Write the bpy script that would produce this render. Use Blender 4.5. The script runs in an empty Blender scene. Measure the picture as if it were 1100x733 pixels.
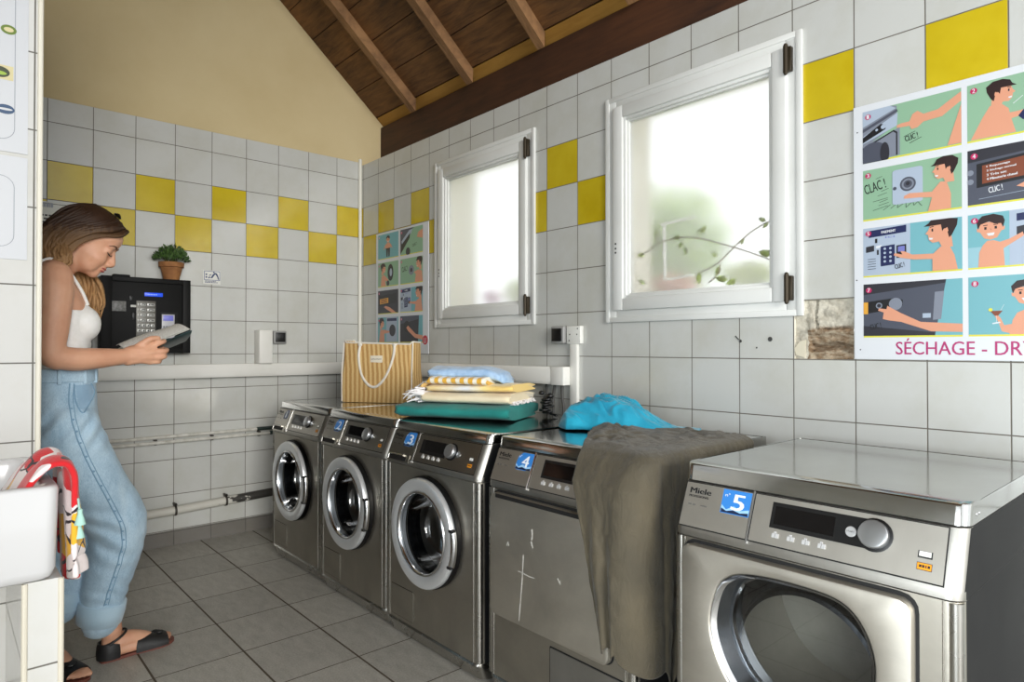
import bpy, bmesh, math, random
from math import sin, cos, pi, sqrt, atan2, radians
from mathutils import Vector, Matrix, noise
random.seed(7)
SC = bpy.context.scene
COL = SC.collection

# ------------------------------------------------------------------ colour and node helpers
def lin(r, g, b):
    f = lambda c: (c/255/12.92) if c/255 <= .04045 else ((c/255+.055)/1.055)**2.4
    return (f(r), f(g), f(b), 1.0)

class NT:
    """small node-tree writer"""
    def __init__(s, name):
        s.m = bpy.data.materials.new(name); s.m.use_nodes = True
        s.t = s.m.node_tree; s.t.nodes.clear()
        s.out = s.t.nodes.new('ShaderNodeOutputMaterial')
    def n(s, typ, ins=None, **props):
        nd = s.t.nodes.new(typ)
        for k, v in props.items(): setattr(nd, k, v)
        for k, v in (ins or {}).items(): s.put(nd.inputs[k], v)
        return nd
    def put(s, sock, v):
        if isinstance(v, bpy.types.NodeSocket): s.t.links.new(v, sock)
        else:
            if isinstance(v, (tuple, list)) and len(v) == 4 and sock.type == 'VECTOR': v = v[:3]
            sock.default_value = v
    def math(s, op, a, b=0.0, c=None):
        nd = s.t.nodes.new('ShaderNodeMath'); nd.operation = op
        s.put(nd.inputs[0], a); s.put(nd.inputs[1], b)
        if c is not None: s.put(nd.inputs[2], c)
        return nd.outputs[0]
    def mix(s, fac, a, b, blend='MIX'):
        nd = s.t.nodes.new('ShaderNodeMix'); nd.data_type = 'RGBA'; nd.blend_type = blend
        s.put(nd.inputs[0], fac); s.put(nd.inputs[6], a); s.put(nd.inputs[7], b)
        return nd.outputs[2]
    def pos(s): return s.n('ShaderNodeNewGeometry').outputs['Position']
    def obj(s): return s.n('ShaderNodeTexCoord').outputs['Object']
    def xyz(s, v):
        nd = s.n('ShaderNodeSeparateXYZ', {0: v}); return nd.outputs
    def comb(s, x, y, z): return s.n('ShaderNodeCombineXYZ', {0: x, 1: y, 2: z}).outputs[0]
    def noise(s, v, scale, detail=3, rough=.55, dist=0.0):
        return s.n('ShaderNodeTexNoise', {'Vector': v, 'Scale': scale, 'Detail': detail, 'Roughness': rough, 'Distortion': dist})
    def mapv(s, v, sc=(1, 1, 1), loc=(0, 0, 0), rot=(0, 0, 0)):
        return s.n('ShaderNodeMapping', {'Vector': v, 'Scale': sc, 'Location': loc, 'Rotation': rot}).outputs[0]
    def ramp(s, fac, stops, interp='LINEAR'):
        nd = s.n('ShaderNodeValToRGB', {0: fac}); cr = nd.color_ramp; cr.interpolation = interp
        while len(cr.elements) < len(stops): cr.elements.new(.5)
        for e, (p, c) in zip(cr.elements, stops): e.position = p; e.color = c
        return nd.outputs[0]
    def bump(s, h, strength=.3, dist=.002):
        return s.n('ShaderNodeBump', {'Height': h, 'Strength': strength, 'Distance': dist}).outputs[0]
    def bsdf(s, **k):
        nd = s.t.nodes.new('ShaderNodeBsdfPrincipled')
        for key, v in k.items():
            s.put(nd.inputs[key.replace('_', ' ')], v)
        s.t.links.new(nd.outputs[0], s.out.inputs[0]); return nd
    def surface(s, sh): s.t.links.new(sh, s.out.inputs[0])

MATS = {}
def plain(name, rgb, rough=.5, metal=0.0, **k):
    if name in MATS: return MATS[name]
    t = NT(name); t.bsdf(Base_Color=lin(*rgb), Roughness=rough, Metallic=metal, **k)
    MATS[name] = t.m; return t.m

def mottled(name, rgb, rgb2, scale=8, rough=.6, metal=0.0, bump=0.0, bscale=60, sc=(1, 1, 1), lo=.35, hi=.65, **k):
    if name in MATS: return MATS[name]
    t = NT(name); o = t.mapv(t.obj(), sc)
    f = t.noise(o, scale, 4).outputs[0]
    c = t.ramp(f, [(lo, lin(*rgb)), (hi, lin(*rgb2))])
    kw = dict(Base_Color=c, Roughness=rough, Metallic=metal, **k)
    if bump: kw['Normal'] = t.bump(t.noise(o, bscale, 3).outputs[0], bump, .002)
    t.bsdf(**kw); MATS[name] = t.m; return t.m

# ------------------------------------------------------------------ mesh helpers
class M:
    def __init__(s): s.v = []; s.f = []; s.mi = []; s.col = None
    def add(s, vs, fs, mi=0, mat=None):
        b = len(s.v)
        if mat is not None: vs = [mat @ Vector(p) for p in vs]
        s.v += [Vector(p) for p in vs]
        s.f += [tuple(i+b for i in f) for f in fs]; s.mi += [mi]*len(fs)
        return s
    def join(s, o, mat=None):
        b = len(s.v); s.v += [(mat @ p) if mat is not None else p.copy() for p in o.v]
        s.f += [tuple(i+b for i in f) for f in o.f]; s.mi += o.mi; return s
    def quad(s, a, b, c, d, mi=0): return s.add([a, b, c, d], [(0, 1, 2, 3)], mi)
    def box(s, lo, hi, mi=0, bev=0.0, seg=2, mat=None):
        lo = Vector(lo); hi = Vector(hi)
        bm = bmesh.new(); bmesh.ops.create_cube(bm, size=1)
        for v in bm.verts:
            v.co = Vector([(lo[i]+hi[i])/2 + v.co[i]*(hi[i]-lo[i]) for i in range(3)])
        if bev > 0:
            bmesh.ops.bevel(bm, geom=list(bm.edges), offset=bev, segments=seg, profile=.5, affect='EDGES', clamp_overlap=True)
        bm.verts.ensure_lookup_table(); bm.faces.ensure_lookup_table()
        for i, v in enumerate(bm.verts): v.index = i
        s.add([v.co.copy() for v in bm.verts], [tuple(v.index for v in f.verts) for f in bm.faces], mi, mat)
        bm.free(); return s
    def loft(s, rings, closed=True, cap0=True, cap1=True, mi=0, mat=None):
        n = len(rings[0]); vs = [p for r in rings for p in r]; fs = []
        for i in range(len(rings)-1):
            for j in range(n if closed else n-1):
                k = (j+1) % n
                fs.append((i*n+j, i*n+k, (i+1)*n+k, (i+1)*n+j))
        if closed and cap0: fs.append(tuple(range(n-1, -1, -1)))
        if closed and cap1: fs.append(tuple((len(rings)-1)*n+j for j in range(n)))
        return s.add(vs, fs, mi, mat)
    def tube(s, pts, rad, seg=10, mi=0, caps=True, sq=1.0):
        pts = [Vector(p) for p in pts]; n = len(pts)
        if not isinstance(rad, (list, tuple)): rad = [rad]*n
        rings = []; up = None
        for i, p in enumerate(pts):
            d = (pts[min(i+1, n-1)] - pts[max(i-1, 0)]).normalized()
            if up is None:
                up = Vector((0, 0, 1)) if abs(d.z) < .9 else Vector((1, 0, 0))
            a = d.cross(up).normalized(); up = a.cross(d).normalized()
            rings.append([p + a*rad[i]*cos(2*pi*k/seg) + up*rad[i]*sq*sin(2*pi*k/seg) for k in range(seg)])
        return s.loft(rings, True, caps, caps, mi)
    def lathe(s, prof, seg=48, axis='z', center=(0, 0, 0), mi=0, cap0=False, cap1=False):
        c = Vector(center); rings = []
        for r, h in prof:
            ring = []
            for k in range(seg):
                a = 2*pi*k/seg
                if axis == 'z': p = Vector((r*cos(a), r*sin(a), h))
                elif axis == 'y': p = Vector((r*cos(a), h, r*sin(a)))
                else: p = Vector((h, r*cos(a), r*sin(a)))
                ring.append(c+p)
            rings.append(ring)
        return s.loft(rings, True, cap0, cap1, mi)
    def ellipsoid(s, c, r, mat3=None, su=20, sv=12, mi=0):
        c = Vector(c); vs = []; fs = []
        for i in range(sv+1):
            th = pi*i/sv
            for j in range(su):
                ph = 2*pi*j/su
                p = Vector((r[0]*sin(th)*cos(ph), r[1]*sin(th)*sin(ph), r[2]*cos(th)))
                if mat3 is not None: p = mat3 @ p
                vs.append(c+p)
        for i in range(sv):
            for j in range(su):
                k = (j+1) % su
                fs.append((i*su+j, (i+1)*su+j, (i+1)*su+k, i*su+k))
        return s.add(vs, fs, mi)
    def prism(s, poly, O, ex, ey, depth, mi=0, base=0.0):
        """poly in the frame O,ex,ey; extruded along ex x ey from base to base+depth"""
        O = Vector(O); ex = Vector(ex); ey = Vector(ey); nn = ex.cross(ey).normalized()
        a = [O + ex*x + ey*y + nn*base for x, y in poly]; n = len(a)
        if depth == 0: return s.add(a, [tuple(range(n))], mi)
        b = [p + nn*depth for p in a]
        fs = [tuple(range(n-1, -1, -1)), tuple(range(n, 2*n))]
        fs += [(i, (i+1) % n, n+(i+1) % n, n+i) for i in range(n)]
        return s.add(a+b, fs, mi)

def rrect(x0, y0, x1, y1, r, seg=5):
    out = []
    for cx, cy, a0 in ((x1-r, y1-r, 0), (x0+r, y1-r, 90), (x0+r, y0+r, 180), (x1-r, y0+r, 270)):
        for k in range(seg+1):
            a = radians(a0+90*k/seg); out.append((cx+r*cos(a), cy+r*sin(a)))
    return out
def circ(cx, cy, r, n=24, ry=None): return [(cx+r*cos(2*pi*k/n), cy+(ry or r)*sin(2*pi*k/n)) for k in range(n)]
def catmull(pts, closed=True, sub=6):
    pts = [Vector(p) for p in pts]; n = len(pts); out = []
    rng = range(n) if closed else range(n-1)
    for i in rng:
        g = (lambda k: pts[k % n]) if closed else (lambda k: pts[max(0, min(n-1, k))])
        p0, p1, p2, p3 = g(i-1), g(i), g(i+1), g(i+2)
        for k in range(sub):
            t = k/sub
            out.append(.5*((2*p1)+(p2-p0)*t+(2*p0-5*p1+4*p2-p3)*t*t+(3*p1-p0-3*p2+p3)*t**3))
    if not closed: out.append(pts[-1])
    return out

_tc = {}
def text_mesh(s):
    """letter shapes of a string, normalised to x 0..1, y 0..1 of the ink box (and its aspect)"""
    if s in _tc: return _tc[s]
    cu = bpy.data.curves.new('t', 'FONT'); cu.body = s; cu.resolution_u = 3
    ob = bpy.data.objects.new('t', cu); me = bpy.data.meshes.new_from_object(ob)
    vs = [v.co.copy() for v in me.vertices]; fs = [tuple(p.vertices) for p in me.polygons]
    bpy.data.objects.remove(ob); bpy.data.curves.remove(cu); bpy.data.meshes.remove(me)
    x0 = min(v.x for v in vs); x1 = max(v.x for v in vs); y0 = min(v.y for v in vs); y1 = max(v.y for v in vs)
    r = ([((v.x-x0)/(x1-x0), (v.y-y0)/max(y1-y0, 1e-6)) for v in vs], fs, (x1-x0)/max(y1-y0, 1e-6))
    _tc[s] = r; return r
def put_text(m, s, O, ex, ey, w=None, h=None, mi=0, off=.0004, slant=0.0, bold=0.0):
    uv, fs, asp = text_mesh(s)
    if w is None: w = h*asp
    if h is None: h = w/asp
    O = Vector(O); ex = Vector(ex); ey = Vector(ey); nn = ex.cross(ey).normalized()
    reps = [0.0] if not bold else [-bold, 0.0, bold]
    for q, dx in enumerate(reps):
        m.add([O + ex*(u*w+dx+slant*v*h) + ey*(v*h) + nn*(off+q*.00002) for u, v in uv], fs, mi)
    return m

def build(name, m, mats, parent=None, smooth=35, kind=None):
    me = bpy.data.meshes.new(name)
    vs = m.v
    if parent is not None and parent.name in WORLD:
        iv = WORLD[parent.name]; vs = [iv @ p for p in vs]
    me.from_pydata([tuple(p) for p in vs], [], m.f)
    if not isinstance(mats, (list, tuple)): mats = [mats]
    for x in mats: me.materials.append(x)
    if len(mats) > 1: me.polygons.foreach_set('material_index', m.mi)
    me.validate()
    bm = bmesh.new(); bm.from_mesh(me); bmesh.ops.recalc_face_normals(bm, faces=list(bm.faces)); bm.to_mesh(me); bm.free()
    if smooth:
        me.shade_smooth()
        if smooth < 180: me.set_sharp_from_angle(angle=radians(smooth))
    o = bpy.data.objects.new(name, me); COL.objects.link(o)
    if parent is not None:
        o.parent = parent
        if parent.name in WORLD: WORLD[o.name] = WORLD[parent.name]
    if kind: o['kind'] = kind
    return o
WORLD = {}
KEEP = []
def tag(o, label, cat, group=None):
    o['label'] = label; o['category'] = cat
    if group: o['group'] = group
    return o
def thing(name, label, cat, loc=(0, 0, 0), rotz=0.0, group=None, world=True, kind=None):
    """an Empty at the thing's base; with world=True its parts are given in world coordinates"""
    o = bpy.data.objects.new(name, None); COL.objects.link(o)
    o.empty_display_size = .1
    o.location = loc; o.rotation_euler = (0, 0, rotz)
    if label: tag(o, label, cat, group)
    if kind: o['kind'] = kind
    KEEP.append(o)
    if world:
        WORLD[o.name] = (Matrix.Translation(Vector(loc)) @ Matrix.Rotation(rotz, 4, 'Z')).inverted()
    return o
def single(name, m, mats, label, cat, group=None, smooth=35, base=None):
    """a thing that is one mesh, its origin at its base"""
    if base is None:
        xs = [p.x for p in m.v]; ys = [p.y for p in m.v]; zs = [p.z for p in m.v]
        base = ((min(xs)+max(xs))/2, (min(ys)+max(ys))/2, min(zs))
    b = Vector(base); m.v = [p-b for p in m.v]
    o = build(name, m, mats, None, smooth); o.location = b
    return tag(o, label, cat, group)
def struct(name, m, mats, parent=None, smooth=35):
    o = build(name, m, mats, parent, smooth); o['kind'] = 'structure'; return o
def with_mods(m, mods, mats=None):
    """run modifiers over a mesh and give it back as M; mods: (type, {props})"""
    me = bpy.data.meshes.new('w'); me.from_pydata([tuple(p) for p in m.v], [], m.f); me.validate()
    bm = bmesh.new(); bm.from_mesh(me); bmesh.ops.recalc_face_normals(bm, faces=list(bm.faces)); bm.to_mesh(me); bm.free()
    o = bpy.data.objects.new('w', me); COL.objects.link(o)
    extra = []
    for typ, pr in mods:
        md = o.modifiers.new(typ, typ)
        for k, v in pr.items():
            if k == 'cutter':
                cm = bpy.data.meshes.new('c'); cm.from_pydata([tuple(p) for p in v.v], [], v.f); cm.validate()
                bm = bmesh.new(); bm.from_mesh(cm); bmesh.ops.recalc_face_normals(bm, faces=list(bm.faces)); bm.to_mesh(cm); bm.free()
                co = bpy.data.objects.new('c', cm); COL.objects.link(co); extra.append(co); md.object = co
            else: setattr(md, k, v)
    dg = bpy.context.evaluated_depsgraph_get(); dg.update()
    ev = o.evaluated_get(dg); em = ev.to_mesh()
    r = M(); r.add([v.co.copy() for v in em.vertices], [tuple(p.vertices) for p in em.polygons])
    ev.to_mesh_clear()
    for x in [o]+extra:
        d = x.data; bpy.data.objects.remove(x); bpy.data.meshes.remove(d)
    return r
def copy_thing(root):
    r = root.copy(); COL.objects.link(r)
    for ch in list(root.children):
        c = ch.copy(); COL.objects.link(c); c.parent = r
        for g in list(ch.children):
            d = g.copy(); COL.objects.link(d); d.parent = c
    return r
SKY = 1.85; EXPO = 0.0; DOOR = 40; FRONT = 1600
# ------------------------------------------------------------------ materials
def tiles(name, axis, off, v0, size=(.2, .2), white=(197, 198, 194), yellow=None, grout=(112, 106, 96), gw=.008,
          rough=.18, top=None, split=None, tone=.05):
    t = NT(name); x, y, z = t.xyz(t.pos())
    src = {'x': t.math('MULTIPLY', x, -1.0), 'y': t.math('MULTIPLY', y, -1.0)}[axis]
    u = t.math('DIVIDE', t.math('SUBTRACT', src, off), size[0])
    v = t.math('DIVIDE', t.math('SUBTRACT', z, v0), size[1])
    iu = t.math('FLOOR', u); iv = t.math('FLOOR', v)
    fu = t.math('ABSOLUTE', t.math('SUBTRACT', t.math('SUBTRACT', u, iu), .5))
    fv = t.math('ABSOLUTE', t.math('SUBTRACT', t.math('SUBTRACT', v, iv), .5))
    e = t.math('MAXIMUM', fu, fv)
    g = t.n('ShaderNodeMapRange', {'Value': e, 'From Min': .5-gw*1.5, 'From Max': .5-gw*.75, 'To Min': 0.0, 'To Max': 1.0}).outputs[0]
    rnd = t.n('ShaderNodeTexWhiteNoise', {0: t.comb(iu, iv, 3.0)}, noise_dimensions='3D').outputs[0]
    base = lin(*white)
    if yellow:
        par = t.math('MODULO', t.math('ADD', t.math('ADD', iu, iv), 100.0), 2.0)
        if yellow[0] == 1: par = t.math('SUBTRACT', 1.0, par)
        lo = t.math('GREATER_THAN', iv, 2.5); hi = t.math('LESS_THAN', iv, 4.5)
        msk = t.math('MULTIPLY', t.math('MULTIPLY', lo, hi), t.math('GREATER_THAN', par, .5))
        yc = t.ramp(t.noise(t.pos(), 5, 3).outputs[0], [(.3, lin(190, 166, 22)), (.7, lin(204, 182, 40))])
        base = t.mix(msk, base, yc)
    vary = t.n('ShaderNodeMapRange', {'Value': rnd, 'To Min': 1.0-tone, 'To Max': 1.0}).outputs[0]
    base = t.mix(1.0, base, t.n('ShaderNodeCombineColor', {0: vary, 1: vary, 2: vary}).outputs[0], 'MULTIPLY')
    dirt = t.ramp(t.noise(t.pos(), 3.1, 5, .65).outputs[0], [(.45, (1, 1, 1, 1)), (.8, lin(240, 238, 230))])
    base = t.mix(1.0, base, dirt, 'MULTIPLY')
    gc = t.ramp(t.noise(t.pos(), 9, 3).outputs[0], [(.3, lin(*[c*.8 for c in grout])), (.7, lin(*grout))])
    colr = t.mix(g, base, gc)
    ro = t.math('ADD', t.math('MULTIPLY', g, .6), rough)
    h = t.math('ADD', t.math('MULTIPLY', t.noise(t.pos(), 7, 2).outputs[0], .25), t.math('MULTIPLY', g, -1.0))
    t.bsdf(Base_Color=colr, Roughness=ro, Normal=t.bump(h, .35, .0025))
    return t.m

MAT_TILE_A = tiles('tile_back', 'x', -.0205, 1.089, yellow=(1,))
MAT_TILE_B = tiles('tile_window_wall', 'y', .0378, 1.0885, yellow=(0,))
MAT_TILE_C = tiles('tile_partition', 'x', 2.010, 1.089, white=(204, 204, 201), grout=(112, 110, 104))
MAT_TILE_D = tiles('tile_left', 'y', 0.0, 1.089, white=(196, 195, 188))

def floor_mat():
    t = NT('floor_stone_tile'); x, y, z = t.xyz(t.pos())
    u = t.math('DIVIDE', t.math('ADD', x, 1.035), .3); v = t.math('DIVIDE', y, .318)
    iu = t.math('FLOOR', u); iv = t.math('FLOOR', v)
    fu = t.math('ABSOLUTE', t.math('SUBTRACT', t.math('SUBTRACT', u, iu), .5))
    fv = t.math('ABSOLUTE', t.math('SUBTRACT', t.math('SUBTRACT', v, iv), .5))
    gu = t.math('GREATER_THAN', fu, .488); gv = t.math('GREATER_THAN', fv, .4925)
    g = t.math('MAXIMUM', gu, gv)
    rnd = t.n('ShaderNodeTexWhiteNoise', {0: t.comb(iu, iv, 1.0)}, noise_dimensions='3D').outputs
    rot = t.mapv(t.pos(), (22, 7, 1), (0, 0, 0), (0, 0, .5))
    off = t.n('ShaderNodeVectorMath', {0: rot, 1: rnd[1]}, operation='ADD').outputs[0]
    st = t.noise(off, 1.6, 6, .62, .4).outputs[0]
    c = t.ramp(st, [(.25, lin(158, 155, 146)), (.5, lin(182, 179, 170)), (.75, lin(200, 197, 188))])
    fine = t.noise(t.pos(), 160, 3, .7).outputs[0]
    c = t.mix(.35, c, t.ramp(fine, [(.35, lin(134, 131, 122)), (.65, lin(208, 205, 196))]))
    vary = t.n('ShaderNodeMapRange', {'Value': rnd[0], 'To Min': .86, 'To Max': 1.0}).outputs[0]
    c = t.mix(1.0, c, t.n('ShaderNodeCombineColor', {0: vary, 1: vary, 2: vary}).outputs[0], 'MULTIPLY')
    c = t.mix(g, c, lin(84, 74, 60))
    h = t.math('SUBTRACT', t.math('ADD', t.math('MULTIPLY', st, .5), t.math('MULTIPLY', fine, .25)), t.math('MULTIPLY', g, .9))
    t.bsdf(Base_Color=c, Roughness=t.math('ADD', .42, t.math('MULTIPLY', g, .4)), Normal=t.bump(h, .5, .003))
    return t.m
MAT_FLOOR = floor_mat()

def plaster_mat(name, a, b):
    t = NT(name)
    c = t.ramp(t.noise(t.pos(), 1.4, 5, .6).outputs[0], [(.3, lin(*a)), (.7, lin(*b))])
    spk = t.n('ShaderNodeTexVoronoi', {'Vector': t.mapv(t.pos(), (1, 1, 1)), 'Scale': 3.1}).outputs['Distance']
    c = t.mix(t.math('LESS_THAN', spk, .018), c, lin(60, 50, 38))
    h = t.noise(t.pos(), 26, 5, .6).outputs[0]
    t.bsdf(Base_Color=c, Roughness=.85, Normal=t.bump(h, .18, .004)); return t.m
MAT_PLASTER = plaster_mat('cream_plaster', (194, 175, 132), (206, 189, 148))

def wood(name, dark, light, grain=(1, 1, 1), rough=.7, scale=3.0, bump=.3):
    t = NT(name); p = t.mapv(t.pos(), grain)
    n1 = t.noise(p, scale, 6, .65, .6).outputs[0]
    big = t.noise(t.pos(), 2.2, 3).outputs[0]
    c = t.ramp(n1, [(.3, lin(*dark)), (.68, lin(*light))])
    c = t.mix(.45, c, t.ramp(big, [(.35, lin(*dark)), (.7, lin(*light))]))
    t.bsdf(Base_Color=c, Roughness=rough, Normal=t.bump(n1, bump, .003)); return t.m
MAT_BOARD = wood('roof_boards', (50, 31, 15), (142, 98, 54), (14, 1.6, 14))
MAT_RAFTER = wood('rafter_wood', (88, 60, 36), (168, 126, 84), (3, 16, 3), scale=4.0)
MAT_BEAM = wood('beam_wood', (44, 25, 14), (88, 52, 28), (9, .9, 9))
MAT_EAVE = wood('eave_wood_lit', (150, 106, 40), (190, 144, 66), (10, 1, 10))

def steel(name, rgb=(150, 146, 138), rough=.3, streak=(2, 2, 60), smudge=.5, var=.12):
    t = NT(name); o = t.obj()
    s1 = t.noise(t.mapv(o, streak), 6, 3, .6).outputs[0]
    s2 = t.noise(o, 4.0, 5, .65, .4).outputs[0]
    r = t.math('ADD', rough-.08, t.math('ADD', t.math('MULTIPLY', s1, var), t.math('MULTIPLY', s2, var)))
    d = tuple(c*(1-.25*smudge) for c in rgb)
    c = t.ramp(s2, [(.3, lin(*d)), (.7, lin(*rgb))])
    t.bsdf(Base_Color=c, Roughness=r, Metallic=1.0, Normal=t.bump(s1, .03, .001)); MATS[name] = t.m; return t.m
MAT_STEEL = steel('brushed_steel_front', (184, 179, 168), .40)
MAT_STEEL_LIGHT = steel('brushed_steel_light', (184, 181, 174), .38)
MAT_LID = steel('steel_lid', (196, 196, 193), .15, (2, 2, 2), .4, .05)
MAT_POST = steel('steel_edge', (180, 178, 172), .3, (2, 2, 2), .2, .05)
MAT_PANEL = steel('control_panel_steel', (160, 156, 147), .27, (60, 2, 2), .2)
MAT_PANEL_LIT = steel('panel_steel_lit', (196, 192, 183), .44, (60, 2, 2), .2)  # same panel steel; the brighter reflections at the dryers painted into its tone
MAT_CHROME = plain('chrome', (205, 206, 208), .1, 1.0)
MAT_RING = plain('satin_door_ring', (226, 229, 231), .28, .6)
MAT_DRUM = mottled('drum_steel', (40, 41, 43), (66, 68, 70), 60, .42, 1.0)
MAT_BLACK = plain('black_plastic', (16, 16, 17), .35)
MAT_GAP = plain('dark_gap', (10, 10, 10), .7)
MAT_SIDE = mottled('dark_side_sheet', (26, 26, 27), (33, 33, 33), 5, .6, Specular_IOR_Level=.15)
MAT_SCREEN = plain('dark_screen', (12, 10, 11), .1)
MAT_KEY = plain('silver_key', (206, 206, 206), .3, .3)
MAT_KNOB = plain('knob_silver', (176, 178, 180), .28, .85)
MAT_WHITE = plain('white_plastic', (226, 226, 220), .35)
MAT_TRUNK = mottled('trunking_plastic', (222, 221, 214), (232, 231, 226), 3, .4)
MAT_PVC = mottled('window_pvc', (212, 213, 209), (222, 223, 220), 2.5, .32)
MAT_ORANGE = plain('orange_tag', (236, 150, 20), .5)
MAT_INK = plain('black_ink', (22, 22, 24), .6)
MAT_BRONZE = plain('dark_hinge', (58, 50, 38), .4, .6)
MAT_CERAMIC = plain('white_ceramic', (206, 206, 207), .12)
MAT_BRASS = mottled('old_brass', (120, 88, 40), (170, 130, 66), 60, .4, .9)
MAT_PIPE = mottled('painted_pipe', (186, 184, 174), (212, 210, 202), 30, .5)
MAT_BASE = tiles('baseboard_tile', 'x', -.0205, -.12, white=(122, 119, 114), grout=(80, 77, 72), tone=.1)

def thin_glass(name, tint, rough=.02, refl=1.0):
    t = NT(name)
    fr = t.n('ShaderNodeFresnel', {'IOR': 1.5}).outputs[0]
    g = t.n('ShaderNodeBsdfGlossy', {'Color': (1, 1, 1, 1), 'Roughness': rough}).outputs[0]
    tr = t.n('ShaderNodeBsdfTransparent', {'Color': tint}).outputs[0]
    f2 = t.math('MINIMUM', t.math('ADD', t.math('MULTIPLY', fr, 1.5*refl), .02), .28)
    mx = t.n('ShaderNodeMixShader', {0: f2, 1: tr, 2: g}).outputs[0]
    t.surface(mx); return t.m
MAT_DOORGLASS = thin_glass('door_glass', (.58, .60, .62, 1), .015, .5)

def frosted():
    t = NT('frosted_glass')
    nz = t.noise(t.pos(), 190, 3, .6).outputs[0]
    nb = t.noise(t.pos(), 3.3, 3, .6).outputs[0]
    ro = t.math('ADD', .34, t.math('MULTIPLY', nb, .26))
    bp = t.bump(nz, .22, .002)
    rf = t.n('ShaderNodeBsdfRefraction', {'Color': (.99, .99, .985, 1), 'Roughness': ro, 'IOR': 1.12, 'Normal': bp}).outputs[0]
    tl = t.n('ShaderNodeBsdfTranslucent', {'Color': (.97, .97, .96, 1)}).outputs[0]
    gl = t.n('ShaderNodeBsdfGlossy', {'Color': (1, 1, 1, 1), 'Roughness': .25}).outputs[0]
    mx = t.n('ShaderNodeMixShader', {0: .30, 1: rf, 2: tl}).outputs[0]
    mx = t.n('ShaderNodeMixShader', {0: .04, 1: mx, 2: gl}).outputs[0]
    t.surface(mx); return t.m
MAT_FROST = frosted()

def cloth(name, a, b, scale=300, bump=.5, rough=.95, sheen=.3, big=6):
    t = NT(name); o = t.obj()
    c = t.ramp(t.noise(o, big, 4).outputs[0], [(.3, lin(*a)), (.7, lin(*b))])
    h = t.noise(o, scale, 2, .7).outputs[0]
    t.bsdf(Base_Color=c, Roughness=rough, Normal=t.bump(h, bump, .002), Sheen_Weight=sheen); return t.m
# ------------------------------------------------------------------ the room
YF = -5.6          # unseen front behind the camera, left open to let sky light in
XL = -3.26         # left wall
def roof_z(x): return 2.85-.853*x
XR = -1.55         # ridge
def roof2(x): return roof_z(x) if x > XR else roof_z(XR)-.853*(XR-x)

m = M().box((XL-.1, YF, -.1), (.30, .15, 0)); struct('floor', m, MAT_FLOOR, smooth=0)
# back wall: tiled part and plastered gable above it
m = M().box((XL, 0, 0), (0, .15, 2.41)); struct('wall_back', m, MAT_TILE_A, smooth=0)
m = M()
m.prism([(XL, 2.41), (0, 2.41), (0, 2.392), (.40, 2.392), (.40, roof_z(.40)), (XR, roof_z(XR)), (XL, roof2(XL))], (0, .15, 0), (1, 0, 0), (0, 0, 1), .152)
struct('wall_back_gable', m, MAT_PLASTER, smooth=0)
# left wall
DY0, DY1, DZ = -5.30, -3.62, 2.15
m = M()
for lo, hi in (((YF, 0), (DY0, 2.80)), ((DY1, 0), (.15, 2.80)), ((DY0, DZ), (DY1, 2.80))): m.box((XL-.12, lo[0], lo[1]), (XL, hi[0], hi[1]))
struct('wall_left', m, MAT_TILE_D, smooth=0)
# window wall with its two window openings and the spot where a tile fell off
W1 = (-1.752, -.918, 1.252, 2.199); W2 = (-3.066, -2.224, 1.246, 2.199)
HOLE = (-3.2335, -3.041, 1.0905, 1.287)
def wall_with_holes(y0, y1, z0, z1, holes, xf, xb):
    m = M(); ys = sorted({y0, y1, *[h[0] for h in holes], *[h[1] for h in holes]}); zs = sorted({z0, z1, *[h[2] for h in holes], *[h[3] for h in holes]})
    def solid(i, j):
        if i < 0 or j < 0 or i >= len(ys)-1 or j >= len(zs)-1: return False
        cy = (ys[i]+ys[i+1])/2; cz = (zs[j]+zs[j+1])/2
        return not any(h[0] < cy < h[1] and h[2] < cz < h[3] for h in holes)
    for i in range(len(ys)-1):
        for j in range(len(zs)-1):
            if not solid(i, j): continue
            a, b, c, d = ys[i], ys[i+1], zs[j], zs[j+1]
            m.quad((xf, a, c), (xf, a, d), (xf, b, d), (xf, b, c)); m.quad((xb, a, c), (xb, b, c), (xb, b, d), (xb, a, d))
            if not solid(i-1, j): m.quad((xf, a, c), (xb, a, c), (xb, a, d), (xf, a, d), 0 if i == 0 else 1)
            if not solid(i+1, j): m.quad((xf, b, c), (xf, b, d), (xb, b, d), (xb, b, c), 1)
            if not solid(i, j-1): m.quad((xf, a, c), (xf, b, c), (xb, b, c), (xb, a, c), 1)
            if not solid(i, j+1): m.quad((xf, a, d), (xb, a, d), (xb, b, d), (xf, b, d), 1)
    return m
MAT_REVEAL = plain('outer_reveal_render', (226, 220, 204), .8)
m = wall_with_holes(YF, .15, 0, 2.388, [W1, W2, HOLE], 0, .30)
bm_fix = build('wall_right', m, [MAT_TILE_B, MAT_REVEAL], None, 0); bm_fix['kind'] = 'structure'
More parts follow.
